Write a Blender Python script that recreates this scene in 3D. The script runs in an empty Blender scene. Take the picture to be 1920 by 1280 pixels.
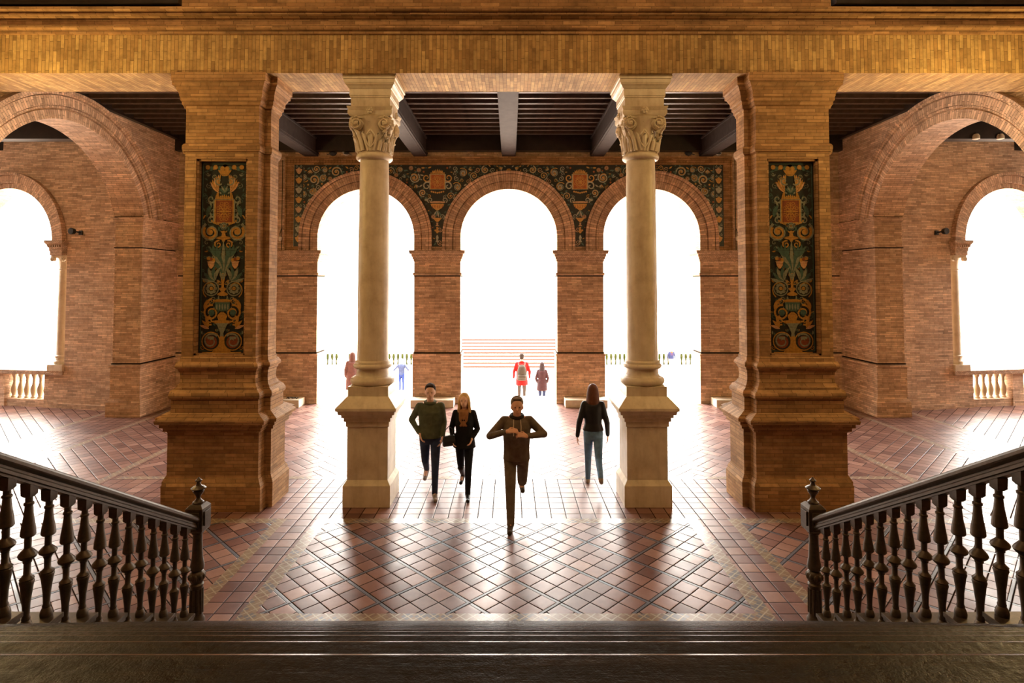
import bpy, bmesh, math, random
from mathutils import Vector, Matrix
PI = math.pi
R = math.radians
scn = bpy.context.scene
col = scn.collection
CAMX, CAMZ = 0.045, 3.3

# ------------------------------------------------------------------ mesh builder
class MB:
    def __init__(s):
        s.v = []; s.f = []; s.m = []
    def poly(s, pts, mat=0):
        n = len(s.v); s.v += [tuple(p) for p in pts]
        s.f.append(tuple(range(n, n + len(pts)))); s.m.append(mat)
    def box(s, x0, y0, z0, x1, y1, z1, mat=0, T=None):
        P = [(x0,y0,z0),(x1,y0,z0),(x1,y1,z0),(x0,y1,z0),(x0,y0,z1),(x1,y0,z1),(x1,y1,z1),(x0,y1,z1)]
        if T: P = [T(*p) for p in P]
        n = len(s.v); s.v += P
        for q in ((0,3,2,1),(4,5,6,7),(0,1,5,4),(1,2,6,5),(2,3,7,6),(3,0,4,7)):
            s.f.append(tuple(n+i for i in q)); s.m.append(mat)
    def loft(s, rings, mat=0, cap=True, closed=True):
        n = len(s.v); k = len(rings[0])
        for r in rings: s.v += [tuple(p) for p in r]
        for i in range(len(rings)-1):
            for j in range(k if closed else k-1):
                a = n+i*k+j; b = n+i*k+(j+1) % k
                s.f.append((a, b, b+k, a+k)); s.m.append(mat)
        if cap:
            s.f.append(tuple(n+j for j in reversed(range(k)))); s.m.append(mat)
            s.f.append(tuple(n+(len(rings)-1)*k+j for j in range(k))); s.m.append(mat)
    def lathe(s, prof, c=(0,0,0), seg=24, mat=0, T=None):
        rings = []
        for r, z in prof:
            r = max(r, .0004)
            ring = [(c[0]+r*math.cos(2*PI*j/seg), c[1]+r*math.sin(2*PI*j/seg), c[2]+z) for j in range(seg)]
            if T: ring = [T(*p) for p in ring]
            rings.append(ring)
        s.loft(rings, mat)
    def sweep_rect(s, prof, hx, hy, c=(0,0,0), mat=0):
        # prof: (offset, z) round a rectangle
        s.loft([[(c[0]+sx*(hx+o), c[1]+sy*(hy+o), c[2]+z) for sx, sy in ((-1,-1),(1,-1),(1,1),(-1,1))] for o, z in prof], mat)
    def tube(s, a, b, r0, r1=None, seg=10, mat=0):
        r1 = r0 if r1 is None else r1
        a = Vector(a); b = Vector(b); d = (b-a).normalized()
        u = d.orthogonal().normalized(); w = d.cross(u)
        s.loft([[tuple(p + u*(r*math.cos(2*PI*j/seg)) + w*(r*math.sin(2*PI*j/seg))) for j in range(seg)] for p, r in ((a,r0),(b,r1))], mat)
    def path(s, pts, r, seg=8, mat=0):
        pts = [Vector(p) for p in pts]; rings = []
        for i, p in enumerate(pts):
            d = (pts[min(i+1,len(pts)-1)] - pts[max(i-1,0)]).normalized()
            ref = Vector((0,0,1)) if abs(d.z) < .9 else Vector((1,0,0))
            u = d.cross(ref).normalized(); w = u.cross(d)
            rr = r[i] if isinstance(r, (list, tuple)) else r
            rings.append([tuple(p+u*(rr*math.cos(2*PI*j/seg))+w*(rr*math.sin(2*PI*j/seg))) for j in range(seg)])
        s.loft(rings, mat)
    def ball(s, c, r, seg=16, rings=10, mat=0, T=None):
        rx, ry, rz = r if isinstance(r, (tuple, list)) else (r, r, r)
        out = []
        for i in range(rings+1):
            a = -PI/2 + PI*i/rings; cr = max(math.cos(a), .004)
            ring = [(c[0]+rx*cr*math.cos(2*PI*j/seg), c[1]+ry*cr*math.sin(2*PI*j/seg), c[2]+rz*math.sin(a)) for j in range(seg)]
            if T: ring = [T(*p) for p in ring]
            out.append(ring)
        s.loft(out, mat)
    def build(s, name, mats, parent=None, smooth=False, loc=(0,0,0), rotz=0, fix=True, bevel=0):
        me = bpy.data.meshes.new(name); me.from_pydata(s.v, [], s.f)
        if not isinstance(mats, (list, tuple)): mats = [mats]
        for m in mats: me.materials.append(m)
        for p, m in zip(me.polygons, s.m): p.material_index = m
        if fix:
            bm = bmesh.new(); bm.from_mesh(me)
            bmesh.ops.recalc_face_normals(bm, faces=bm.faces[:]); bm.to_mesh(me); bm.free()
        if smooth:
            for p in me.polygons: p.use_smooth = True
            try: me.set_sharp_from_angle(angle=R(38))
            except Exception: pass
        me.update()
        o = bpy.data.objects.new(name, me); col.objects.link(o)
        o.location = loc; o.rotation_euler = (0,0,rotz)
        if parent: o.parent = parent
        if bevel:
            b = o.modifiers.new('bevel', 'BEVEL'); b.width = bevel; b.segments = 2; b.limit_method = 'ANGLE'; b.angle_limit = R(40)
        return o

def thing(name, label, cat, loc=(0,0,0), rotz=0, group=None, kind='thing'):
    o = bpy.data.objects.new(name, None); col.objects.link(o)
    o.location = loc; o.rotation_euler = (0,0,rotz); o.empty_display_size = .2
    return tag(o, label, cat, group, kind)
def tag(o, label, cat, group=None, kind='thing'):
    o['label'] = label; o['category'] = cat
    if group: o['group'] = group
    if kind: o['kind'] = kind
    return o
def struct(o, label, cat):
    return tag(o, label, cat, None, 'structure')
def dup(o, parent=None):
    c = o.copy(); col.objects.link(c)
    if parent: c.parent = parent
    for ch in list(o.children): dup(ch, c)
    return c

# ------------------------------------------------------------------ node expressions
class X:
    nt = None
    def __init__(s, sock): s.s = sock
    @staticmethod
    def op(kind, *a):
        n = X.nt.nodes.new('ShaderNodeMath'); n.operation = kind
        for i, v in enumerate(a):
            if isinstance(v, X): X.nt.links.new(v.s, n.inputs[i])
            else: n.inputs[i].default_value = v
        return X(n.outputs[0])
    def __add__(s, o): return X.op('ADD', s, o)
    __radd__ = __add__
    def __sub__(s, o): return X.op('SUBTRACT', s, o)
    def __rsub__(s, o): return X.op('SUBTRACT', o, s)
    def __mul__(s, o): return X.op('MULTIPLY', s, o)
    __rmul__ = __mul__
    def __truediv__(s, o): return X.op('DIVIDE', s, o)
    def __lt__(s, o): return X.op('LESS_THAN', s, o)
    def __gt__(s, o): return X.op('GREATER_THAN', s, o)
def fl(a): return X.op('FLOOR', a)
def fr(a): return X.op('FRACT', a)
def ab(a): return X.op('ABSOLUTE', a)
def mn(a, b): return X.op('MINIMUM', a, b)
def mx(a, b): return X.op('MAXIMUM', a, b)
def mixf(a, b, t): return a*(1-t) + b*t
def comb(a, b, c=0.0):
    n = X.nt.nodes.new('ShaderNodeCombineXYZ')
    for i, v in enumerate((a, b, c)):
        if isinstance(v, X): X.nt.links.new(v.s, n.inputs[i])
        else: n.inputs[i].default_value = v
    return n.outputs[0]
def sep(sock):
    n = X.nt.nodes.new('ShaderNodeSeparateXYZ'); X.nt.links.new(sock, n.inputs[0])
    return X(n.outputs[0]), X(n.outputs[1]), X(n.outputs[2])
def objco():
    n = X.nt.nodes.new('ShaderNodeTexCoord'); return n.outputs['Object'], n.outputs['Normal']
def noise(vec, scale, detail=3, rough=.55):
    n = X.nt.nodes.new('ShaderNodeTexNoise'); X.nt.links.new(vec, n.inputs['Vector'])
    n.inputs['Scale'].default_value = scale; n.inputs['Detail'].default_value = detail; n.inputs['Roughness'].default_value = rough
    return X(n.outputs['Fac'])
def white(vec):
    n = X.nt.nodes.new('ShaderNodeTexWhiteNoise'); n.noise_dimensions = '3D'; X.nt.links.new(vec, n.inputs['Vector'])
    return X(n.outputs['Value'])
def ramp(f, stops):
    n = X.nt.nodes.new('ShaderNodeValToRGB'); X.nt.links.new(f.s, n.inputs[0])
    e = n.color_ramp.elements
    while len(e) < len(stops): e.new(.5)
    for el, (p, c) in zip(e, stops): el.position = p; el.color = (*c, 1)
    return n.outputs[0]
def mixc(fac, a, b, mode='MIX'):
    n = X.nt.nodes.new('ShaderNodeMix'); n.data_type = 'RGBA'; n.blend_type = mode
    for i, v in ((0, fac), (6, a), (7, b)):
        if isinstance(v, X): v = v.s
        if isinstance(v, (int, float)): n.inputs[i].default_value = v
        elif isinstance(v, tuple): n.inputs[i].default_value = (*v, 1)
        else: X.nt.links.new(v, n.inputs[i])
    return n.outputs[2]
def lin(r, g, b):
    f = lambda c: (c/255/12.92) if c/255 <= .04045 else ((c/255+.055)/1.055)**2.4
    return (f(r), f(g), f(b))
def newmat(name):
    m = bpy.data.materials.new(name); m.use_nodes = True; X.nt = m.node_tree
    return m, m.node_tree.nodes['Principled BSDF']
def fin(m, b, colr, rough=.7, height=None, hs=.002, strength=1.0, metal=0, spec=.5):
    nt = m.node_tree
    if isinstance(colr, tuple): b.inputs['Base Color'].default_value = (*colr, 1)
    else: nt.links.new(colr, b.inputs['Base Color'])
    if isinstance(rough, X): nt.links.new(rough.s, b.inputs['Roughness'])
    else: b.inputs['Roughness'].default_value = rough
    b.inputs['Metallic'].default_value = metal
    if spec is not None: b.inputs['Specular IOR Level'].default_value = spec
    if height is not None:
        n = nt.nodes.new('ShaderNodeBump'); n.inputs['Distance'].default_value = hs; n.inputs['Strength'].default_value = strength
        nt.links.new(height.s, n.inputs['Height']); nt.links.new(n.outputs[0], b.inputs['Normal'])
    return m

def brick_mat(name, mode='wall', c1=(222,194,164), c2=(188,158,132), mortar=(132,112,94), bw=.29, bh=.046, ms=.0035, plane='xz', rmid=1.6):
    m, b = newmat(name)
    ob, nr = objco(); x, y, z = sep(ob); nx, ny, nz = sep(nr)
    if mode == 'wall':
        t = ab(nz) > .7
        u = mixf(x+y, x, t); v = mixf(z, y, t)
    elif mode == 'soldier':            # bricks on end
        t = ab(nz) > .7
        u = mixf(z, y, t); v = x*1.0
    else:                               # ring of voussoirs round the object's origin
        h = x if plane == 'xz' else y
        up = z > 0
        a = X.op('ARCTAN2', z, h)*rmid; rr = X.op('SQRT', h*h+z*z)
        v = mixf(z, a, up); u = mixf(ab(h), rr, up) + 3.0
        dpt = y if plane == 'xz' else x
        u = u + dpt
    v = v + 40.0; u = u + 40.0
    row = fl(v/bh); par = X.op('FLOORED_MODULO', row, 2.0)
    ub = u/bw + par*.5 + white(comb(row, 3.0, 0.0))*.18
    bx = fl(ub); fu, fv = fr(ub), fr(v/bh)
    eu = mn(fu, 1-fu)*bw; ev = mn(fv, 1-fv)*bh
    e = mn(eu, ev); mort = mx(mn((e-ms*.35)/(ms*.9), 1.0), 0.0)
    r1 = white(comb(bx, row, 1.0)); r2 = white(comb(bx, row, 7.0))
    l1, l2, lm = lin(*c1), lin(*c2), lin(*mortar)
    dk = tuple(q*.8 for q in l2); lt = tuple(min(1, q*1.15) for q in l1)
    bc = ramp(r1, [(0.0, dk), (.22, l2), (.6, tuple((p+q)/2 for p, q in zip(l1, l2))), (.86, l1), (1.0, lt)])
    bc = mixc(r2*.35, bc, tuple(q*w for q, w in zip(l1, (1.0, .86, .76))))
    fine = noise(ob, 9.0, 5, .65); big = noise(ob, .9, 4, .6)
    bc = mixc(.7, bc, ramp(fine, [(.3,(.62,.6,.58)),(.5,(1,1,1)),(.72,(1.3,1.28,1.25))]), 'MULTIPLY')
    c = mixc(1.0-mort, bc, lm)
    c = mixc(.6, c, ramp(big, [(.32,(.62,.58,.56)),(.55,(1.05,1.02,1)),(.75,(1.3,1.25,1.2))]), 'MULTIPLY')
    ht = mort + noise(ob, 40, 2)*.25 + r2*.4
    return fin(m, b, c, .78, ht, .006, .55, spec=.3)

M = {}
M['brick'] = brick_mat('brick')
M['brick_pier'] = brick_mat('brick_pier', c1=(174,136,94), c2=(148,112,74), mortar=(118,92,64), bh=.052)
M['brick_soldier'] = brick_mat('brick_soldier', 'soldier', c1=(188,156,102), c2=(158,124,78), mortar=(118,94,62), bw=.30, bh=.055)
M['brick_mould'] = brick_mat('brick_mould', c1=(178,140,98), c2=(150,114,76), mortar=(92,70,48), bh=.06, bw=.26)
M['brick_sill'] = brick_mat('brick_sill', c1=(208,180,152), c2=(182,154,128), mortar=(124,102,84), bh=.03, bw=.06)
for pl in ('xz', 'yz'):
    M['ring_'+pl] = brick_mat('arch_brick_'+pl, 'ring', c1=(222,192,164), c2=(186,156,132), mortar=(104,86,72), bw=.26, bh=.062, ms=.004, plane=pl, rmid=(1.6 if pl == 'xz' else 2.7))

def plain(name, rgb, rough=.6, metal=0, var=.15, scale=20, bump=0, spec=.5):
    m, b = newmat(name); ob, _ = objco(); n = noise(ob, scale, 4)
    l = lin(*rgb)
    c = ramp(n, [(.3, tuple(v*(1-var) for v in l)), (.7, tuple(min(1, v*(1+var)) for v in l))])
    return fin(m, b, c, rough, n if bump else None, bump or .001, .6, metal, spec)

def marble_mat():
    m, b = newmat('cream_marble'); ob, _ = objco(); x, y, z = sep(ob)
    n1 = noise(ob, 2.2, 6, .65); n2 = noise(comb(x*6, y*6, z*1.1), 1.6, 5, .6); n3 = noise(ob, 26, 4, .7)
    c = ramp(n1, [(.3, lin(190,170,140)), (.5, lin(214,198,170)), (.7, lin(228,214,190))])
    c = mixc(.5, c, ramp(n2, [(.33,(.74,.68,.6)),(.5,(1,1,1)),(.7,(1.06,1.04,1))]), 'MULTIPLY')
    c = mixc(ramp_fac(n3, .66, .74), c, lin(96,76,56))
    return fin(m, b, c, .42, n3, .002, .3)
def ramp_fac(f, a, b_):
    return X(ramp(f, [(a,(0,0,0)),(b_,(1,1,1))])) * .55
M['marble'] = marble_mat()
M['stone'] = plain('pale_stone', (214,202,180), .6, var=.12, scale=9, bump=.002)
M['outside_stone'] = plain('plaza_stone', (206,190,176), .8, var=.1, scale=3)
M['wood'] = plain('dark_ceiling_timber', (38,28,24), .42, var=.35, scale=6, bump=.002)
M['wood_joist'] = plain('timber_joist', (74,56,48), .38, var=.3, scale=8, bump=.002)
M['beam'] = plain('timber_beam', (58,50,48), .7, var=.2, scale=7, bump=.002, spec=.15)
M['iron'] = plain('bronze_painted_iron', (84,72,60), .38, metal=.5, var=.22, scale=30, bump=.0006)
M['black'] = plain('black_metal', (20,19,18), .5, var=.1)
M['soot'] = plain('sooty_joint', (34,26,22), .9, spec=.1)
M['plaster'] = plain('plaster', (150,118,80), .9, var=.1, scale=2)

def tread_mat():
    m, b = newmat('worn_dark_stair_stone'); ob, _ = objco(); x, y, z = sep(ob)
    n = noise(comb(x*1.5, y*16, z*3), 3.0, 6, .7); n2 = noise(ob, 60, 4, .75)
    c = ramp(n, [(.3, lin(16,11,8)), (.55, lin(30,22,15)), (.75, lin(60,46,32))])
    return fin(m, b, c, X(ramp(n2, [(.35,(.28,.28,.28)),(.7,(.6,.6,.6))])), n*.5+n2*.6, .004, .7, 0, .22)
M['tread'] = tread_mat()
M['nosing'] = plain('polished_step_edge', (92,74,54), .2, var=.25, scale=30, bump=.001, spec=.8)

def tile_common(m, b, edge, idv, ob, extra=None, light=1.0, rough0=.27):
    # edge: metres to the nearest joint; idv: 0..1 random per tile
    jf = (edge-.003)/.006
    jf = mx(mn(jf, 1.0), 0.0)
    n = noise(ob, 7, 4, .6)
    c = ramp(idv*.6+n*.4, [(.2, lin(98,66,60)), (.45, lin(122,86,78)), (.62, lin(136,100,90)), (.85, lin(158,122,110))])
    if extra: c = extra(c)
    c = mixc(1.0-jf, c, lin(26,20,19))
    n3 = noise(ob, 2.1, 3)
    rg = mixf(.6, n3*.3+rough0-.04, jf)
    dome = mn(edge/.03, 1.0)
    ht = jf*1.0 + dome*.35 + n*.12 + idv*.35
    m.node_tree.links.new((jf*.42).s, b.inputs['Specular IOR Level'])
    return fin(m, b, c, rg, ht, .004, .55, 0, None)

def mat_plain_tile(name='square_tiles', s=.2083, ox=0.0, oy=0.06, diag=False):
    m, b = newmat(name); ob, _ = objco(); x, y, z = sep(ob)
    if diag:
        p = (x+y)*.70711; q = (y-x)*.70711
    else: p = x+ox+100*s; q = y-oy+100*s
    p = p/s + 200; q = q/s + 200
    fp, fq = fr(p), fr(q)
    e = mn(mn(fp, 1-fp), mn(fq, 1-fq))*s
    return tile_common(m, b, e, white(comb(fl(p), fl(q), 0.0)), ob)
def mat_diamond(name='diamond_tiles', P=.6576, w=.036):
    m, b = newmat(name); ob, _ = objco(); x, y, z = sep(ob)
    p = (x-.078+y-6.563)*.70711+100*P; q = (x-.078-(y-6.563))*.70711+100*P
    A = fr(p/P+.02)*P; B = fr(q/P+.02)*P
    s = (P-w)/3
    a2 = (A-w)/s; b2 = (B-w)/s
    fa, fb = fr(a2+1), fr(b2+1)
    e = mn(mn(fa, 1-fa), mn(fb, 1-fb))*s
    band = mx((A < w), (B < w))
    eb = mn(mn(ab(A-w), ab(B-w)), mn(A, B))
    e = mixf(e, mn(ab(A-w), ab(B-w)), band)
    idv = white(comb(fl(a2)+fl(p/P+.02)*3, fl(b2)+fl(q/P+.02)*3, 0.0))
    return tile_common(m, b, e, idv, ob, lambda c: mixc(band, c, lin(92,96,110)))
def mat_herring(name='herringbone_tiles', s=.21):
    m, b = newmat(name); ob, _ = objco(); x, y, z = sep(ob)
    p = (x+y)*.70711/s+400; q = (y-x)*.70711/s+400
    i, j = fl(p), fl(q); fp, fq = fr(p), fr(q)
    k = X.op('FLOORED_MODULO', i-j, 4.0)
    is0 = ab(k) < .5; is1 = ab(k-1) < .5; is2 = ab(k-2) < .5; is3 = ab(k-3) < .5
    e = mn(mn(fp + is1*2, 1-fp + is0*2), mn(fq + is2*2, 1-fq + is3*2))*s
    idv = white(comb(i - is1, j - is2, 0.0))
    return tile_common(m, b, e, idv, ob)
def mat_mosaic(name='mosaic_border', s=.13):
    m, b = newmat(name); ob, _ = objco(); x, y, z = sep(ob)
    p = (x+y*0)/s+100; q = y/s+100
    fp, fq = ab(fr(p)-.5), ab(fr(q)-.5)
    d = fp+fq
    ln = ab(d-.5) < .07
    idv = white(comb(fl(p+q), fl(p-q), 0.0))
    c = ramp(idv, [(.0, lin(128,108,90)), (.3, lin(140,120,100)), (.31, lin(92,94,106)), (.5, lin(86,88,104)), (.51, lin(112,82,68)), (.8, lin(128,106,88))])
    c = mixc(ln, c, lin(168,156,136))
    c = mixc(noise(ob, 30, 3)*.4, c, lin(146,132,112))
    return fin(m, b, c, .28, ln*1.0, .001, .5)
M['t_plain'] = mat_plain_tile(); M['t_diag'] = mat_plain_tile('diagonal_tiles', diag=True)
M['t_diamond'] = mat_diamond(); M['t_herring'] = mat_herring(); M['t_mosaic'] = mat_mosaic()

def flat(name, rgb, rough=.3, spec=.5): return plain(name, rgb, rough, var=.25, scale=35, spec=spec)
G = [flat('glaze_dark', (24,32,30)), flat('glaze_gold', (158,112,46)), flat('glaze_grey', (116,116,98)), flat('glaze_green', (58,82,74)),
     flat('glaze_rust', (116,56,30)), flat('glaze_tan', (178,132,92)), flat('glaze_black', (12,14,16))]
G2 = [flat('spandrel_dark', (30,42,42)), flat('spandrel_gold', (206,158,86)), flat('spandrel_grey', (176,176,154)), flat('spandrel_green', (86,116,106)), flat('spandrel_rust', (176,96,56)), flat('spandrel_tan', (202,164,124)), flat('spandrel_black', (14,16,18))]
DK, GO, GY, GN, RU, TA, BK = range(7)

# ------------------------------------------------------------------ flat tile ornament drawn on a plane
class Orn:
    def __init__(s, mb, T): s.mb = mb; s.T = T; s.k = 0
    def up(s): s.k += 1; return .002 + s.k*.00004
    def poly(s, pts, mat, mirror=False):
        h = s.up(); s.mb.poly([s.T(u, v, h) for u, v in pts], mat)
        if mirror: s.mb.poly([s.T(-u, v, h) for u, v in pts], mat)
    def disc(s, u, v, r, mat, n=14, mirror=False): s.poly([(u+r*math.cos(2*PI*i/n), v+r*math.sin(2*PI*i/n)) for i in range(n)], mat, mirror)
    def line(s, pts, w, mat, mirror=False):
        h = s.up(); L = []; Rr = []
        for i, p in enumerate(pts):
            a = pts[max(i-1,0)]; b = pts[min(i+1,len(pts)-1)]
            dx, dy = b[0]-a[0], b[1]-a[1]; l = math.hypot(dx, dy) or 1
            ww = (w[i] if isinstance(w, list) else w)/2
            L.append((p[0]-dy/l*ww, p[1]+dx/l*ww)); Rr.append((p[0]+dy/l*ww, p[1]-dx/l*ww))
        for sg in ((1,-1) if mirror else (1,)):
            for i in range(len(pts)-1):
                s.mb.poly([s.T(sg*q[0], q[1], h) for q in (L[i], Rr[i], Rr[i+1], L[i+1])], mat)
    def spiral(s, u, v, r, a0, turns, w, mat, mirror=False, cw=1):
        n = max(10, int(abs(turns)*16)); pts = []; ws = []
        for i in range(n+1):
            t = i/n; a = a0 + cw*turns*2*PI*t; rr = r*(1-.85*t)
            pts.append((u+rr*math.cos(a), v+rr*math.sin(a))); ws.append(w*(1-.5*t))
        s.line(pts, ws, mat, mirror)
    def rosette(s, u, v, r, mirror=False, outer=GY, inner=GO):
        s.disc(u, v, r, outer, 18, mirror); s.disc(u, v, r*.86, DK, 18, mirror)
        for i in range(8):
            a = 2*PI*i/8; s.disc(u+r*.52*math.cos(a), v+r*.52*math.sin(a), r*.23, outer, 8, mirror)
        s.disc(u, v, r*.34, DK, 12, mirror); s.disc(u, v, r*.24, inner, 10, mirror)
    def leaf(s, u, v, l, a, w, mat, mirror=False, curl=0.0):
        pts = []; ws = []
        for i in range(9):
            t = i/8; aa = a+curl*t
            pts.append((u+l*t*math.cos(aa), v+l*t*math.sin(aa))); ws.append(w*math.sin(PI*min(1, t*.93+.05))+.001)
        s.line(pts, ws, mat, mirror)
    def vase(s, u, v, prof, mat):     # prof (halfwidth, dv)
        s.poly([(u+a, v+b) for a, b in prof]+[(u-a, v+b) for a, b in reversed(prof)], mat)
    def shield(s, u, v, a, b):
        s.poly([(u-a*1.3, v-b*1.12), (u+a*1.3, v-b*1.12), (u+a*1.3, v+b*1.12), (u-a*1.3, v+b*1.12)], GY)
        s.poly([(u-a*1.16, v-b*1.08), (u+a*1.16, v-b*1.08), (u+a*1.16, v+b*1.08), (u-a*1.16, v+b*1.08)], GO)
        s.poly([(u-a, v-b), (u+a, v-b), (u+a, v+b), (u-a, v+b)], RU)
        for k in range(8):
            an = PI*k/4; s.line([(u, v), (u+a*.85*math.cos(an), v+b*.85*math.sin(an))], a*.09, GO)
            for q in (.42, .78):
                cx, cy, rr = u+a*q*math.cos(an+.39), v+b*q*math.sin(an+.39), a*.17
                s.line([(cx+rr*math.cos(t*PI/4), cy+rr*math.sin(t*PI/4)) for t in range(9)], a*.07, GO)
        s.disc(u, v, a*.16, GO)

def pier_panel(T, w, h):
    mb = MB(); o = Orn(mb, T); W = w
    o.poly([(-w, 0), (w, 0), (w, h), (-w, h)], BK)
    o.poly([(-w*.95, h*.008), (w*.95, h*.008), (w*.95, h*.992), (-w*.95, h*.992)], GN)
    o.poly([(-w*.91, h*.012), (w*.91, h*.012), (w*.91, h*.988), (-w*.91, h*.988)], DK)
    V = lambda y: h*(1225-y)/1150; U = lambda x: w*(x-259)/129
    Q = lambda d: w*d/129
    rnd = random.Random(4)
    # undergrowth of small leaves and tendrils
    for k in range(190):
        u = rnd.uniform(.02, .88)*w; v = rnd.uniform(.02, .98)*h
        if rnd.random() < .45: o.spiral(u, v, Q(rnd.uniform(8,15)), rnd.uniform(0,6), 1.2, Q(4), rnd.choice((GY, GN, GN, GO)), True, rnd.choice((1,-1)))
        else: o.leaf(u, v, Q(rnd.uniform(14,30)), rnd.uniform(0,6.28), Q(8), rnd.choice((GN, GN, GY, GO)), True, rnd.uniform(-1,1))
    for x, m in ((259,GO),(285,GN),(310,GO),(335,GN),(352,GO),(272,GO)): o.disc(U(x), V(103+(x%7)*2), Q(13), m, 12, True)
    o.vase(0, V(160), [(Q(14),0),(Q(32),Q(22)),(Q(38),Q(32))], GO)
    # winged figures reduced to plumes
    for k in range(6): o.leaf(U(290), V(262-k*6), Q(78), R(38+k*9), Q(13), GO if k % 2 else TA, True, .25)
    o.spiral(U(292), V(190), Q(24), 3.9, 1.1, Q(9), GY, True)
    for k in range(3): o.leaf(U(290+k*5), V(262), Q(34), R(-60-k*22), Q(12), GO, True)
    for k in range(5): o.leaf(0, V(262), Q(42), R(90+(k-2)*24), Q(11), GY if k % 2 else GN)
    for k in range(-3, 4): o.leaf(Q(k*9), V(300), Q(26-abs(k)*3), R(90-k*9), Q(9), GO)
    o.line([(-Q(50), V(298)), (Q(50), V(298))], Q(8), GO)
    for sgn in (1,):
        o.spiral(U(330), V(300), Q(24), R(200), 1.1, Q(9), GY, True)
        o.spiral(U(330), V(430), Q(24), R(160), 1.1, Q(9), GY, True, -1)
        o.line([(U(338), V(318)), (U(330), V(340)), (U(342), V(370)), (U(330), V(400)), (U(336), V(418))], Q(11), GY, True)
        o.leaf(U(352), V(410), Q(70), R(92), Q(24), GN, True, .3)
    o.shield(0, V(375), Q(46), Q(60))
    o.rosette(0, V(463), Q(20), False, GY, GO)
    for k in range(5): o.disc(Q(30+k*9), V(452-k*k*1.2), Q(5), GO, 8, True)
    o.spiral(U(330), V(500), Q(52), R(60), 1.6, Q(15), GY, True, -1)
    o.spiral(U(330), V(500), Q(40), R(40), 1.5, Q(15), GO, True, -1)
    o.disc(U(330), V(500), Q(13), GO, 12, True)
    o.vase(0, V(560), [(Q(5),0),(Q(10),Q(12)),(Q(42),Q(20)),(Q(36),Q(26)),(Q(12),Q(32)),(Q(6),Q(62))], GO)
    o.spiral(U(288), V(575), Q(22), R(110), 1.4, Q(9), GO, True, -1)
    for k in range(7): o.leaf(0, V(760), Q(190-abs(k-3)*22), R(90+(k-3)*7), Q(20), GY if k % 2 else GN, False, (k-3)*.12)
    for k in range(4): o.leaf(U(278), V(650+k*8), Q(84), R(18+k*17), Q(20), GN, True, .5)
    o.vase(U(325), V(720), [(Q(5),0),(Q(16),Q(16)),(Q(20),Q(36)),(Q(24),Q(40))], TA); o.vase(U(193), V(720), [(Q(5),0),(Q(16),Q(16)),(Q(20),Q(36)),(Q(24),Q(40))], TA)
    for d in (0, 1, 2): o.disc(U(312+d*14), V(668-d*4), Q(10), GO if d != 1 else RU, 10, True)
    for k in range(5): o.leaf(U(300), V(790), Q(76), R(-20+k*26), Q(20), GN if k % 2 else GY, True, .5)
    o.vase(0, V(840), [(Q(7),0),(Q(7),Q(30)),(Q(12),Q(60)),(Q(4),Q(84))], GO)
    o.leaf(0, V(790), Q(50), R(70), Q(13), GY, True); o.disc(0, V(765), Q(14), GY)
    o.rosette(U(321), V(840), Q(42), True)
    o.spiral(U(321), V(840), Q(54), R(-60), .8, Q(6), GO, True)
    o.vase(0, V(885), [(Q(8),0),(Q(30),Q(6)),(Q(26),Q(14)),(Q(8),Q(24)),(Q(22),Q(40)),(Q(12),Q(46))], GO)
    o.vase(0, V(975), [(Q(14),0),(Q(40),Q(12)),(Q(42),Q(48)),(Q(34),Q(52))], GN)
    o.vase(0, V(922), [(Q(50),0),(Q(52),Q(10)),(Q(26),Q(16))], GO)
    for k in range(-2, 3): o.leaf(Q(k*15), V(968), Q(34), R(90), Q(9), GY)
    o.spiral(U(318), V(985), Q(44), R(100), 1.7, Q(12), GO, True, -1); o.disc(U(318), V(985), Q(17), GN, 12, True)
    for k in range(3): o.leaf(U(352), V(975-k*14), Q(60), R(75+k*16), Q(15), GO, True, .4)
    o.vase(0, V(1012), [(Q(28),0),(Q(24),Q(14)),(Q(8),Q(28))], GO)
    o.vase(0, V(1052), [(Q(10),0),(Q(60),Q(10)),(Q(58),Q(17)),(Q(20),Q(20)),(Q(26),Q(38)),(Q(10),Q(44))], GO)
    o.spiral(U(326), V(1036), Q(20), R(-120), 1.3, Q(9), GO, True)
    o.vase(0, V(1140), [(Q(12),0),(Q(8),Q(30)),(Q(26),Q(72)),(Q(36),Q(84))], GY)
    o.disc(0, V(1140), Q(14), GO)
    for k in range(3): o.leaf(U(330), V(1080-k*8), Q(54), R(20+k*24), Q(16), GO if k else TA, True)
    o.disc(U(318), V(1155), Q(52), GO, 20, True); o.disc(U(318), V(1155), Q(46), DK, 20, True); o.disc(U(318), V(1160), Q(34), RU, 16, True)
    o.spiral(U(318), V(1155), Q(44), R(140), 1.3, Q(10), GY, True, -1)
    for k in range(3): o.disc(U(308+k*11), V(1135), Q(8), GY, 8, True)
    o.vase(0, V(1218), [(Q(52),0),(Q(40),Q(12)),(Q(16),Q(30)),(Q(14),Q(78))], GO)
    o.line([(-w*.82, V(1222)), (w*.82, V(1222))], Q(5), GO)
    # fine glazed-tile joints
    for k in range(1, 15): o.line([(-w*.95, h*k/15), (w*.95, h*k/15)], .0025, BK)
    o.line([(-w*.32, 0), (-w*.32, h)], .0025, BK); o.line([(w*.32, 0), (w*.32, h)], .0025, BK)
    return mb

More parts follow.
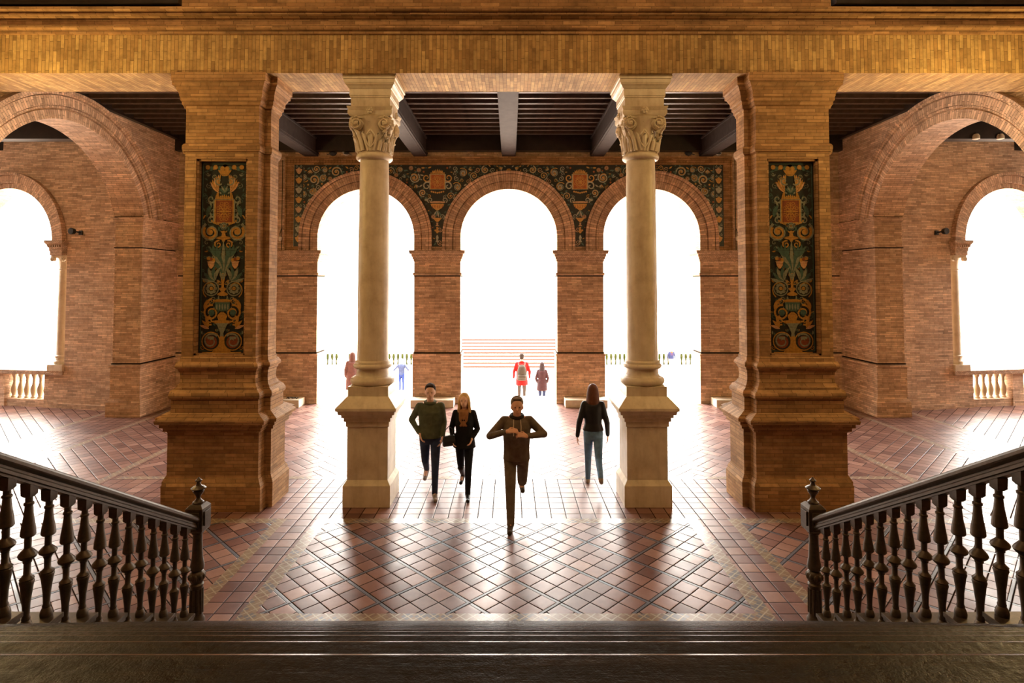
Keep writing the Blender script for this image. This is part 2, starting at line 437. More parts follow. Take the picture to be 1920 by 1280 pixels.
# ------------------------------------------------------------------ arch helpers (u along, t into the wall, z up)
def arch_pts(uc, zc, r, zs, wide, n=32):
    # bottom edge of the wall over an opening, left to right; zs = springing height
    pts = [(uc-wide, zs)]
    a0 = math.asin(max(-1, min(1, (zs-zc)/r))) if zs > zc else 0
    if zs < zc: pts += [(uc-r, zs), (uc-r, zc)]
    for i in range(n+1):
        a = PI - a0 - (PI-2*a0)*i/n
        pts.append((uc+r*math.cos(a), zc+r*math.sin(a)))
    if zs < zc: pts += [(uc+r, zc), (uc+r, zs)]
    pts.append((uc+wide, zs))
    out = [pts[0]]
    for p in pts[1:]:
        if abs(p[0]-out[-1][0]) > 1e-5 or abs(p[1]-out[-1][1]) > 1e-5: out.append(p)
    return out
def arch_wall(mb, T, u0, u1, ztop, th, arches, zbot=0):
    # arches: (uc, zc, r, zs, wide)
    line = [(u0, zbot)]
    for uc, zc, r, zs, wide in arches:
        line += [(uc-wide, zbot)] + arch_pts(uc, zc, r, zs, wide) + [(uc+wide, zbot)]
    line.append((u1, zbot))
    for a, b in zip(line[:-1], line[1:]):
        if b[0]-a[0] > 1e-5:
            for t in (0, th):
                mb.poly([T(a[0], t, a[1]), T(b[0], t, b[1]), T(b[0], t, ztop), T(a[0], t, ztop)])
            mb.poly([T(a[0], 0, ztop), T(b[0], 0, ztop), T(b[0], th, ztop), T(a[0], th, ztop)])
        mb.poly([T(a[0], 0, a[1]), T(b[0], 0, b[1]), T(b[0], th, b[1]), T(a[0], th, a[1])])
    for u in (u0, u1): mb.poly([T(u, 0, zbot), T(u, th, zbot), T(u, th, ztop), T(u, 0, ztop)])
def ring(mb, T, r0, r1, t0, t1, zlow, n=40, mat=0):
    # local coordinates about the arch centre; T(u, t, z)
    def edge(r):
        if zlow < 0: p = [(-r, zlow)] + [(r*math.cos(PI-PI*i/n), r*math.sin(PI*i/n)) for i in range(n+1)] + [(r, zlow)]
        else:
            a0 = math.asin(zlow/r); p = [(r*math.cos(PI-a0-(PI-2*a0)*i/n), r*math.sin(PI-a0-(PI-2*a0)*i/n)) for i in range(n+1)]
        return p
    A, B = edge(r0), edge(r1); rings = []
    for a, b in zip(A, B): rings.append([T(a[0], t0, a[1]), T(b[0], t0, b[1]), T(b[0], t1, b[1]), T(a[0], t1, a[1])])
    mb.loft(rings, mat)

# ================================================================== FLOOR
def build_floor():
    rects = []  # x0,x1,y0,y1,mat  (later wins)
    P, DI, DM, HE, MO, ST = 0, 1, 2, 3, 4, 5
    rects.append((-18, 18, -3, 16.0, P))
    rects.append((-6.6, 6.6, 9.99, 15.5, HE))
    for s in (1, -1):
        def rr(a, b, y0, y1, m):
            rects.append((min(s*a, s*b), max(s*a, s*b), y0, y1, m))
        rr(6.85, 8.70, 8.23, 15.5, DI)
        rr(10.3, 14.5, 5.0, 15.9, DI)
        rr(6.72, 6.85, 8.08, 15.3, MO); rr(8.70, 8.83, 8.08, 15.3, MO); rr(10.17, 10.3, 5, 15.2, MO)
        rr(0, 10.17, 8.08, 8.23, MO)
        rr(3.22, 6.72, 3.0, 8.08, DM)
        rr(0, 2.5, 5.9, 8.08, DM)
        rr(3.08, 3.22, 3.0, 8.23, MO)
        rr(2.66, 3.08, 3.0, 8.23, P)
        rr(2.5, 2.66, 5.77, 8.23, MO)
        rr(0, 2.66, 5.77, 5.9, MO)
        rr(0, 6.6, 9.86, 9.99, MO)
    rects.append((-6.6, 6.6, 15.5, 16.0, P))
    rects.append((-9.2, 9.2, 15.95, 17.0, ST))
    xs = sorted({round(r[i], 4) for r in rects for i in (0, 1)}); ys = sorted({round(r[i], 4) for r in rects for i in (2, 3)})
    mb = MB()
    for i in range(len(xs)-1):
        for j in range(len(ys)-1):
            cx, cy = (xs[i]+xs[i+1])/2, (ys[j]+ys[j+1])/2; m = None
            for r in rects:
                if r[0] < cx < r[1] and r[2] < cy < r[3]: m = r[4]
            if m is not None:
                mb.poly([(xs[i],ys[j],0),(xs[i+1],ys[j],0),(xs[i+1],ys[j+1],0),(xs[i],ys[j+1],0)], m)
    o = mb.build('floor', [M['t_plain'], M['t_diag'], M['t_diamond'], M['t_herring'], M['t_mosaic'], M['stone']], fix=False)
    struct(o, 'glossy red clay tile floor with diamond fields and mosaic strips', 'floor')
build_floor()

# ================================================================== BACK ARCADE WALL
YB, TB = 15.95, .62
AC, AR, AZ, AS = (-3.94, 0, 3.94), 1.335, 4.56, 4.19
def build_back():
    T = lambda u, t, z: (u, YB+t, z)
    mb = MB(); arch_wall(mb, T, -9.9, 9.9, 7.6, TB, [(c, AZ, AR, AS, AR) for c in AC])
    w = mb.build('wall_back', M['brick']); struct(w, 'long thin brick wall pierced by the three open arches', 'wall')
    # piers: plinth, strings and moulded imposts
    segs = [(-9.1, AC[0]-AR), (AC[0]+AR, AC[1]-AR), (AC[1]+AR, AC[2]-AR), (AC[2]+AR, 9.1)]
    names = ['the left end pier', 'the brick pier between left and centre arch', 'the brick pier between centre and right arch', 'the right end pier']
    for k, (a, b) in enumerate(segs):
        cx, hx, cy, hy = (a+b)/2, (b-a)/2, YB+TB/2, TB/2
        if k == 0: cx -= .06; hx -= .06
        if k == 3: cx += .06; hx -= .06
        if k == 0: cx = (a+b)/2; hx = (b-a)/2
        if k == 3: cx = (a+b)/2; hx = (b-a)/2
        m2 = MB(); m2.sweep_rect([(.0,3.88),(.02,3.9),(.02,3.94),(.045,3.96),(.045,4.0),(.07,4.03),(.075,4.09),(.115,4.1),(.13,4.16),(.13,4.19),(.0,4.195)], hx, hy, (cx, cy, 0))
        o = m2.build('trim_impost', M['brick_sill']); struct(o, 'moulded brick impost course on '+names[k], 'moulding')
        m2 = MB(); m2.sweep_rect([(.0,3.50),(.03,3.52),(.035,3.54),(.03,3.565),(.0,3.58)], hx, hy, (cx, cy, 0))
        m2.sweep_rect([(.03,0.0),(.03,1.30),(.045,1.31),(.05,1.345),(.0,1.37)], hx, hy, (cx, cy, 0))
        i0 = len(m2.m)
        m2.sweep_rect([(.0,3.475),(.012,3.478),(.012,3.5),(.0,3.503)], hx, hy, (cx, cy, 0)); m2.sweep_rect([(.0,1.37),(.022,1.371),(.022,1.392),(.0,1.395)], hx, hy, (cx, cy, 0))
        for q in range(i0, len(m2.m)): m2.m[q] = 1
        o = m2.build('trim_plinth', [M['brick'], M['soot']]); struct(o, 'brick plinth and string course of '+names[k], 'plinth')
    for c, nm in zip(AC, ('left', 'centre', 'right')):
        m3 = MB(); TT = lambda u, t, z: (u, t, z)
        for a0, a1, p in ((-.005,.195,.045),(.195,.222,.002),(.222,.40,.08),(.40,.418,.03),(.418,.45,.11),(.45,.49,.14)):
            ring(m3, TT, AR+a0, AR+a1, -p, TB+p, AS-AZ)
        o = m3.build('trim_arch', M['ring_xz'], loc=(c, YB, AZ)); struct(o, 'round brick arch moulding over the %s opening' % nm, 'arch')
build_back()

# tiled spandrel panel over the three arches
def build_spandrel():
    root = thing('tiled_spandrel', 'dark blue and gold glazed tile spandrel above the three arches', 'tile panel', (0, YB, 0))
    x1, z0, z1 = 5.93, 4.30, 6.56
    ro = AR+.49
    def zlow(x):
        b = z0
        for c in AC:
            if abs(x-c) < ro: b = max(b, AZ+math.sqrt(ro*ro-(x-c)**2))
        return b
    T = lambda u, v, h: (u, -.022-h, v)
    mb = MB(); xs = set()
    for c in AC:
        for i in range(49): xs.add(round(c+ro*math.cos(PI*i/48), 5))
        xs.add(round(c-ro-.0005, 5)); xs.add(round(c+ro+.0005, 5))
    xs |= {-x1, x1}
    xs = sorted(x for x in xs if -x1 <= x <= x1)
    for a, b in zip(xs[:-1], xs[1:]):
        mb.poly([T(a, zlow(a), 0), T(b, zlow(b), 0), T(b, z1, 0), T(a, z1, 0)], DK)
    o = Orn(mb, T)
    def dist(x, z):
        d = min(x1-abs(x), z1-z, z-z0)
        for c in AC:
            if z > AZ: d = min(d, math.hypot(x-c, z-AZ)-ro)
            else: d = min(d, abs(x-c)-ro)
        return d
    rnd = random.Random(11); placed = []
    AX = 1.97
    keep = [(AX, 6.1, .42), (AX, 5.45, .26), (AX, 4.95, .12), (AX, 4.6, .1)]
    def fits(x, z, r):
        if dist(x, z) < r*1.02: return False
        for px, pz, pr in keep + placed:
            if math.hypot(x-px, z-pz) < (r+pr)*.97: return False
        return True
    for size, tries in ((.15, 600), (.11, 1500), (.075, 3000), (.05, 5000), (.033, 6000)):
        for _ in range(tries):
            x = rnd.uniform(0, x1); z = rnd.uniform(z0, z1)
            if x > 5.72 and size > .06: continue
            if fits(x, z, size): placed.append((x, z, size))
    for x, z, r in placed:
        q = rnd.random()
        if r >= .11:
            if q < .4: o.rosette(x, z, r*.62, True, GY, GO); o.spiral(x, z, r, rnd.uniform(0,6), .85, r*.16, GO, True)
            else:
                cw = rnd.choice((1,-1)); o.spiral(x, z, r, rnd.uniform(0,6), 1.7, r*.24, GY, True, cw); o.spiral(x, z, r*.8, rnd.uniform(0,6), 1.4, r*.16, GO, True, cw)
                o.disc(x, z, r*.2, GO, 10, True)
            for k in range(4): o.leaf(x+r*.9*math.cos(k*1.6), z+r*.9*math.sin(k*1.6), r*.6, k*1.6+.8, r*.3, GN, True)
        elif r >= .07:
            if q < .5: o.spiral(x, z, r, rnd.uniform(0,6), 1.5, r*.28, rnd.choice((GO, GY, TA)), True, rnd.choice((1,-1)))
            elif q < .7: o.rosette(x, z, r*.8, True, TA, RU)
            else:
                a = rnd.uniform(0,6)
                for k in range(5): o.leaf(x-r*.7*math.cos(a), z-r*.7*math.sin(a), r*1.6, a+(k-2)*.35, r*.3, rnd.choice((GN, GY, GO)), True)
        else:
            if q < .45: o.leaf(x-r, z, r*2.1, rnd.uniform(-.8,.8), r*.8, rnd.choice((GN, GO, GY)), True)
            elif q < .8: o.spiral(x, z, r, rnd.uniform(0,6), 1.2, r*.3, rnd.choice((GY, GN, GO)), True)
            else: o.disc(x, z, r*.55, rnd.choice((GO, RU)), 8, True)
    # shield, crown and vases above each middle pier
    for sx in (1, -1):
        cx = sx*AX
        o.disc(cx, 6.1, .36, DK, 20); o.spiral(cx+.3, 6.2, .12, R(200), 1.2, .04, GO); o.spiral(cx-.3, 6.2, .12, R(-20), 1.2, .04, GO, False, -1)
        o.spiral(cx+.29, 5.97, .13, R(160), 1.2, .045, GY, False, -1); o.spiral(cx-.29, 5.97, .13, R(20), 1.2, .045, GY)
        o.shield(cx, 6.09, .175, .19)
        for k in range(-3, 4): o.leaf(cx+k*.035, 6.33, .12-abs(k)*.012, R(90-k*10), .035, GO)
        o.line([(cx-.2, 6.33), (cx+.2, 6.33)], .03, GO)
        for k in range(7): o.disc(cx+(k-3)*.055, 5.78-abs(k-3)*-.012, .026, GO, 8)
        o.vase(cx, 5.3, [(.03,0),(.06,.02),(.16,.1),(.19,.17),(.17,.18)], GO)
        o.vase(cx, 5.5, [(.2,0),(.22,.03),(.1,.05)], TA)
        for k in range(-2, 3): o.leaf(cx+k*.06, 5.34, .12, R(90-k*6), .02, RU)
        o.spiral(cx+.2, 5.58, .08, R(-60), 1.2, .03, GY); o.spiral(cx-.2, 5.58, .08, R(240), 1.2, .03, GY, False, -1)
        for k in range(4): o.leaf(cx, 5.3, .2, R(-90+(k-1.5)*24), .04, GN if k % 2 else GY)
        o.vase(cx, 4.98, [(.02,0),(.05,.02),(.12,.1),(.1,.11)], GO)
        o.vase(cx, 4.86, [(.06,0),(.02,.04),(.03,.1)], TA)
        o.vase(cx, 4.66, [(.015,0),(.05,.06),(.02,.12),(.03,.18)], GO); o.vase(cx, 4.42, [(.05,0),(.02,.06),(.04,.12),(.01,.2)], GY)
    for sx in (1, -1):   # candelabra strip at each end
        cx = sx*5.80
        o.poly([(cx-.125, z0), (cx+.125, z0), (cx+.125, z1), (cx-.125, z1)], DK)
        o.line([(cx-.125, z0), (cx-.125, z1)], .012, GN)
        z = 4.42; k = 0
        while z < 6.4:
            o.vase(cx, z, [(.02,0),(.05,.03),(.085,.1),(.09,.13),(.03,.15),(.02,.19)], (GO, GY, GO, TA)[k % 4])
            for s2 in (1, -1): o.spiral(cx+s2*.07, z+.2, .035, R(90), 1.1, .014, GY, False, s2); o.leaf(cx, z+.17, .09, R(90-s2*50), .025, GN)
            z += .27; k += 1
    # frame of small moulded blocks
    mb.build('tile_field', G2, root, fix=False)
    fb = MB()
    for a, b, c, d in ((-6.13, 6.56, 6.13, 6.745), (-6.13, 4.2, -5.93, 6.56), (5.93, 4.2, 6.13, 6.56), (-5.93, 4.2, AC[0]-ro, 4.30), (AC[2]+ro, 4.2, 5.93, 4.30)):
        fb.box(a, -.05, b, c, 0, d)
    for s2 in (-1, 1): fb.box(min(s2*6.13, s2*6.17), -.085, 4.2, max(s2*6.13, s2*6.17), 0, 6.78)
    fb.box(-6.17, -.085, 6.745, 6.17, 0, 6.785)
    n = 150
    for i in range(n):
        x = -6.1+12.2*(i+.5)/n; fb.box(x-.026, -.072, 6.60, x+.026, -.05, 6.71)
    for s2 in (-1, 1):
        for i in range(29):
            z = 4.26+2.28*(i+.5)/29; fb.box(s2*6.03-.06, -.072, z-.026, s2*6.03+.06, -.05, z+.026)
    fb.build('panel_frame', M['brick_mould'], root)
build_spandrel()

# ================================================================== SIDE ARCH WALLS, OUTER BAY WALLS
XS, TS = 9.14, .68
def build_sides():
    for s, nm in ((-1, 'left'), (1, 'right')):
        T = lambda u, t, z, s=s: (s*(XS+t), u, z)
        mb = MB(); arch_wall(mb, T, 8.6, YB+.02, 7.6, TS, [(12.12, 4.30, 2.38, 4.92, 2.30)])
        w = mb.build('wall_'+nm, M['brick']); struct(w, 'brick wall on the %s side of the hall, opened by one wide arch' % nm, 'wall')
        m3 = MB(); TT = lambda u, t, z, s=s: (s*t, u, z)
        for r0, r1, p in ((2.375, 2.555, .04), (2.555, 2.59, -.04), (2.59, 2.625, .07), (2.625, 2.64, .03), (2.64, 2.83, .09), (2.83, 2.85, .02), (2.85, 2.90, .12), (2.90, 2.96, .16)):
            ring(m3, TT, r0, r1, -p, TS+p, .62, 56)
        o = m3.build('trim_arch_'+nm, M['ring_yz'], loc=(s*XS, 12.12, 4.30)); struct(o, 'wide moulded brick arch on the %s side wall' % nm, 'arch')
        for y0, y1, q in ((14.42, 15.93, 'far'), (8.62, 9.82, 'near')):
            m2 = MB(); cx, hx, cy, hy = s*(XS+TS/2), TS/2, (y0+y1)/2, (y1-y0)/2
            m2.sweep_rect([(.0,4.82),(.04,4.86),(.04,4.89),(.08,4.91),(.08,4.93),(.0,4.935)], hx, hy, (cx, cy, 0))
            m2.sweep_rect([(.0,4.18),(.02,4.19),(.02,4.22),(.0,4.23)], hx, hy, (cx, cy, 0))
            m2.sweep_rect([(.09,0),(.09,.36),(.03,.45),(.03,1.20),(.07,1.22),(.07,1.265),(.0,1.28)], hx, hy, (cx, cy, 0))
            i0 = len(m2.m)
            for zz in (4.93, 4.16, 1.28): m2.sweep_rect([(.0,zz),(.02,zz+.002),(.02,zz+.024),(.0,zz+.028)], hx, hy, (cx, cy, 0))
            for q in range(i0, len(m2.m)): m2.m[q] = 1
            o = m2.build('trim_pier_'+nm, [M['brick'], M['soot']]); struct(o, 'brick plinth and strings on the %s pier of the %s wide arch' % (q, nm), 'plinth')
        # outer bay wall, turned slightly
        ang = R(170) if s < 0 else R(10)
        ox, oy = s*9.75, 15.0
        L = 8.6
        # local x runs outward from (ox, oy); local y away from the hall
        rz = R(-10) if s < 0 else R(10)
        sg = s
        TL = lambda u, t, z, sg=sg: (sg*u, t, z)
        uc, r, zc, zs, wide = 3.92, 1.45, 4.42, 4.42, 1.915
        mb = MB(); arch_wall(mb, TL, -.3, L, 7.6, .62, [(uc, zc, r, zs, wide)])
        w = mb.build('wall_outer_'+nm, M['brick'], loc=(ox, oy, 0), rotz=rz); struct(w, 'outer brick wall of the %s bay with a window arch' % nm, 'wall')
        mb = MB(); mb.box(min(sg*.0, sg*(uc-wide)), -.04, 0, max(sg*.0, sg*(uc-wide)), .0, .12); mb.box(min(sg*(uc+wide), sg*L), -.04, 0, max(sg*(uc+wide), sg*L), .0, .12)
        o = mb.build('baseboard_'+nm, M['brick'], loc=(ox, oy, 0), rotz=rz); struct(o, 'low brick footing along the %s outer bay wall' % nm, 'baseboard')
        c = Matrix.Rotation(rz, 4, 'Z') @ Vector((sg*uc, 0, zc))
        m3 = MB(); TT = lambda u, t, z: (u, t, z)
        for r0, r1, p in ((r-.005, r+.12, .02), (r+.12, r+.14, -.0), (r+.14, r+.34, .07), (r+.34, r+.355, .04), (r+.355, r+.42, .12)):
            ring(m3, TT, r0, r1, -p-.001, .62+p, zs-zc)
        o = m3.build('trim_window_arch_'+nm, M['ring_xz'], loc=(ox+c.x, oy+c.y, c.z), rotz=rz); struct(o, 'moulded brick arch over the %s bay window' % nm, 'arch')
        # engaged columns at the inner jambs
        for side, q in ((-1, 'inner'), (1, 'outer')):
            u = sg*(uc+side*(r+.225))
            t = thing('engaged_column', 'pale marble half column with scroll capital, %s jamb of the %s bay window' % (q, nm), 'column', kind='thing')
            p = Matrix.Rotation(rz, 4, 'Z') @ Vector((u, .2, 0)); t.location = (ox+p.x, oy+p.y, 0); t.rotation_euler = (0,0,rz)
            mb = MB(); mb.sweep_rect([(0,.976),(0,1.14)], .235, .26); mb.lathe([(.2,1.14),(.215,1.17),(.215,1.22),(.19,1.25),(.18,1.3),(.2,1.33),(.2,1.36),(.17,1.39)], seg=28)
            mb.build('base', M['marble'], t, True)
            mb = MB(); mb.lathe([(.172,1.39),(.165,2.4),(.145,3.62),(.162,3.64),(.162,3.67),(.145,3.68)], seg=28); mb.build('shaft', M['marble'], t, True)
            mb = MB(); mb.lathe([(.145,3.68),(.15,3.8),(.17,3.9),(.2,3.98)], seg=24)
            mb.sweep_rect([(0,3.96),(.01,4.0),(.01,4.03)], .2, .24)
            for a in (-1, 1):
                for b in (-1, 1):
                    mb.tube((a*.15, b*.2, 3.93), (a*.15, b*.27, 3.93), .062, seg=16)
                    mb.tube((a*.15, b*.26, 3.93), (a*.15, b*.285, 3.93), .03, seg=12)
            for k in range(8):
                an = k*PI/4; mb.ball((.125*math.cos(an), .125*math.sin(an), 3.79), (.032,.032,.07), 8, 6)
            mb.build('capital', M['marble'], t, True)
            mb = MB(); mb.sweep_rect([(0,4.03),(.0,4.13),(.015,4.15),(.015,4.22),(.03,4.24),(.05,4.28),(.05,4.30),(.09,4.36),(.09,4.42)], .19, .3)
            for i in range(6): mb.box(-.2+.4*i/6+.02, -.385, 4.24, -.2+.4*i/6+.055, -.33, 4.30)
            mb.build('impost_block', M['brick_sill'], t)
        # balustrade in the opening
        t = thing('window_balustrade', 'low parapet of pale bulging balusters between brick posts, %s bay window' % nm, 'balustrade', (ox, oy, 0), rz)
        mb = MB()
        for a, b in ((uc-wide+.002, uc-wide+.61), (uc-.05, uc+.3), (uc+wide-.38, uc+wide-.002)):
            mb.box(min(sg*a, sg*b), .0, 0, max(sg*a, sg*b), .6, .87)
        mb.box(min(sg*(uc-wide+.002), sg*(uc+wide-.002)), .02, 0, max(sg*(uc-wide+.002), sg*(uc+wide-.002)), .58, .2)
        mb.build('brick_post', M['brick'], t)
        mb = MB(); mb.box(min(sg*(uc-wide+.002), sg*(uc+wide-.002)), -.05, .87, max(sg*(uc-wide+.002), sg*(uc+wide-.002)), .62, .975)
        mb.build('coping', M['brick_sill'], t)
        for a0 in (uc-wide+.61, uc+.3):
            for i in range(6):
                u = sg*(a0+1.25*(i+.5)/6)
                mb = MB(); mb.lathe([(.07,.2),(.07,.24),(.05,.26),(.07,.33),(.082,.42),(.07,.5),(.045,.58),(.035,.64),(.045,.66),(.035,.69),(.045,.76),(.065,.8),(.068,.87)], seg=16)
                mb.build('baluster', M['marble'], t, True, loc=(u, .18, 0))
        # enclosing end and front wall of the bay
        mb = MB(); mb.box(s*17.6 - .2, -3, 0, s*17.6+.2, 15.0, 11.2)
        o = mb.build('wall_end_'+nm, M['brick']); struct(o, 'brick end wall beyond the %s bay' % nm, 'wall')
build_sides()

# ================================================================== CEILING
def build_ceiling():
    root = thing('ceiling', 'dark timber ceiling of joists and heavy cross beams', 'ceiling', (0, 0, 7.28), kind='structure')
    mb = MB(); mb.box(-18, 9.3, .2, 18, 19.5, .34); mb.build('ceiling_boards', M['wood'], root)
    mb = MB()
    mb.box(-18, 15.72, -.36, 18, 15.95, .2); mb.build('wall_plate', M['wood'], root)
    for s in (-1, 1):
        mb = MB(); mb.box(min(s*9.02, s*9.14), 9.36, -.06, max(s*9.02, s*9.14), 15.72, .2); mb.build('wall_plate', M['wood'], root)
    y = 9.72; first = None
    while y < 15.6:
        if first is None:
            mb = MB(); mb.box(-9.02, -.048, 0, 9.02, .048, .2); mb.box(-9.02, -.03, -.012, 9.02, .03, 0)
            first = o = mb.build('joist', M['wood_joist'], root)
        else:
            o = first.copy(); col.objects.link(o); o.parent = root
        o.location = (0, y, 0); y += .375
    for s in (-1, 1):
        for k in range(12):
            mb = MB(); mb.box(-.06, 9.45, -.0, .06, 15.7, .2); o = mb.build('joist', M['wood'], root); o.location = (s*(10.2+k*.62), 0, 0)
        mb = MB(); mb.box(min(s*9.83, s*17.4), 14.2, -.42, max(s*9.83, s*17.4), 14.5, .2); mb.build('cross_beam', M['wood'], root)
        mb = MB(); mb.box(min(s*9.83, s*17.4), 11.6, -.42, max(s*9.83, s*17.4), 11.95, .2); mb.build('cross_beam', M['wood'], root)
    for x in (-5.47, -2.45, 0, 2.45, 5.47):
        mb = MB(); mb.box(-.185, 9.4, -.48, .185, 15.95, -.05); mb.box(-.215, 9.4, -.05, .215, 15.95, .0)
        mb.box(-.14, 9.4, -.49, .14, 15.95, -.48); mb.box(-.2, 9.4, -.42, .2, 15.95, -.38)
        o = mb.build('cross_beam', M['beam'], root); o.location = (x, 0, 0)
build_ceiling()

# ================================================================== LINTEL
def build_lintel():
    mb = MB(); mb.box(-18, 8.52, 6.42, 18, 9.36, 7.0); o = mb.build('wall_front', M['brick_soldier']); struct(o, 'golden lit brick lintel spanning above piers and columns', 'wall')
    prof = [(8.52,7.0),(8.49,7.005),(8.49,7.05),(8.46,7.055),(8.44,7.075),(8.44,7.11),(8.46,7.13),(8.50,7.135),(8.50,7.15),(8.54,7.155),(8.54,7.24),(8.47,7.27),(8.45,7.275),(8.45,7.285),(8.49,7.29),(8.49,7.33),(8.44,7.335),(8.42,7.35),(8.42,7.375),(8.44,7.395),(8.50,7.40)]
    mb = MB(); A = [(-18, y, z) for y, z in prof]+[(-18, 9.36, 7.40), (-18, 9.36, 7.0)]; B = [(18, y, z) for _, y, z in A]
    mb.loft([A, B]); o = mb.build('trim_cornice', M['brick_mould']); struct(o, 'stepped brick cornice with two bright rolls above the lintel', 'cornice')
    mb = MB(); mb.box(-4.95, 8.50, 7.40, 4.83, 9.36, 11.2); o = mb.build('wall_front_upper', M['brick_pier']); struct(o, 'brick wall rising above the cornice', 'wall')
    mb = MB()
    for s in (-1, 1): mb.box(min(s*4.9, s*18), 9.2, 7.40, max(s*4.9, s*18), 9.36, 11.2)
    o = mb.build('wall_front_recess', M['plaster']); struct(o, 'dark recessed wall above the cornice ends', 'wall')
    mb = MB()
    for s in (-1, 1): mb.box(min(s*4.86, s*18), 8.40, 7.43, max(s*4.86, s*18), 9.2, 7.55)  # dark boxes stand in for the shadow gap above the cornice
    o = mb.build('trim_shadow_gap', M['wood']); struct(o, 'dark strip standing for the shadow gap above the cornice ends', 'shadow strip')
build_lintel()

# ================================================================== GREAT BRICK PIERS
PC = 8.97
def cross_ring(o, z, f=0.0):
    # stepped plan: main block and a projecting pilaster front and back
    A, B, c, d = .65+o, .15+o, .55+o, .345+o
    return [(-A,-B,z),(-c,-B,z),(-c,-d,z),(c,-d,z),(c,-B,z),(A,-B,z),(A,B,z),(c,B,z),(c,d,z),(-c,d,z),(-c,B,z),(-A,B,z)]
def build_piers():
    for s, nm in ((-1, 'left'), (1, 'right')):
        t = thing('brick_pier', 'massive stepped brick pier %s of the marble columns with tall tile panel' % nm, 'pier', (s*4.285, PC, 0))
        mb = MB(); mb.loft([cross_ring(o, z) for o, z in [(.165,0),(.17,.36),(.115,.47),(.115,1.12)]]); mb.build('plinth', M['brick_pier'], t)
        mb = MB(); mb.loft([cross_ring(o, z) for o, z in [(.12,1.12),(.12,1.135),(.16,1.14),(.16,1.19),(.195,1.2),(.195,1.25),(.235,1.26),(.245,1.31),(.09,1.40)]]); mb.build('plinth_cornice', M['brick_mould'], t)
        mb = MB(); pr = [(.09,1.40),(.09,1.56)]
        for k in range(7): a = -PI/2+PI*k/6; pr.append((.085+.035*math.cos(a), 1.645+.055*math.sin(a)))
        pr += [(.05,1.73),(.05,1.745)]
        for k in range(6): a = PI*.5*k/5; pr.append((.05-.045*math.sin(a), 1.76+.13*(1-math.cos(a))))
        pr += [(.012,1.98),(.03,2.0),(.03,2.02)]
        for k in range(7): a = -PI/2+PI*k/6; pr.append((.035+.028*math.cos(a), 2.07+.042*math.sin(a)))
        pr += [(.012,2.13),(.012,2.18),(0,2.2)]
        mb.loft([cross_ring(o, z) for o, z in pr]); mb.build('moulded_base', M['brick_mould'], t)
        # shaft with a recess for the panel in the front pilaster
        zb, zt, hw, dp = 2.22, 5.16, .385, .12
        mb = MB(); A, B, c, d = .65, .15, .55, .345
        plan = [(-A,-B),(-c,-B),(-c,-d),(-hw,-d),(-hw,-d+dp),(hw,-d+dp),(hw,-d),(c,-d),(c,-B),(A,-B),(A,B),(c,B),(c,d),(-c,d),(-c,B),(-A,B)]
        mb.loft([[(x,y,z) for x, y in plan] for z in (zb, zt)])
        mb.loft([cross_ring(0, 2.19), cross_ring(0, zb)]); mb.loft([cross_ring(0, zt), cross_ring(0, 5.23)])
        mb.build('shaft', M['brick_pier'], t)
        mb = MB()
        for a in (-1, 1): mb.box(min(a*hw, a*(hw-.03)), -.345+.03, zb, max(a*hw, a*(hw-.03)), -.345+.1, zt)
        mb.box(-hw, -.345+.03, zt-.03, hw, -.345+.1, zt); mb.box(-hw, -.345+.03, zb, hw, -.345+.1, zb+.03)
        mb.build('panel_surround', M['brick_mould'], t)
        T = lambda u, v, h: (u, -.345+.105-h, zb+.03+v)
        pm = pier_panel(T, hw-.03, zt-zb-.06)
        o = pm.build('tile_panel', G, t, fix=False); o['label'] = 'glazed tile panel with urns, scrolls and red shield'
        mb = MB(); mb.loft([cross_ring(o, z) for o, z in [(0,5.23),(.0,5.26),(.025,5.27),(.035,5.30),(.035,5.35),(.02,5.38),(0,5.39),(0,5.96),(.025,5.97),(.03,6.0),(.05,6.03),(.05,6.07),(.07,6.09),(.07,6.14),(.085,6.2),(.12,6.27),(.135,6.29),(.15,6.30),(.15,6.42)]])
        mb.build('cornice', M['brick_pier'], t)
build_piers()

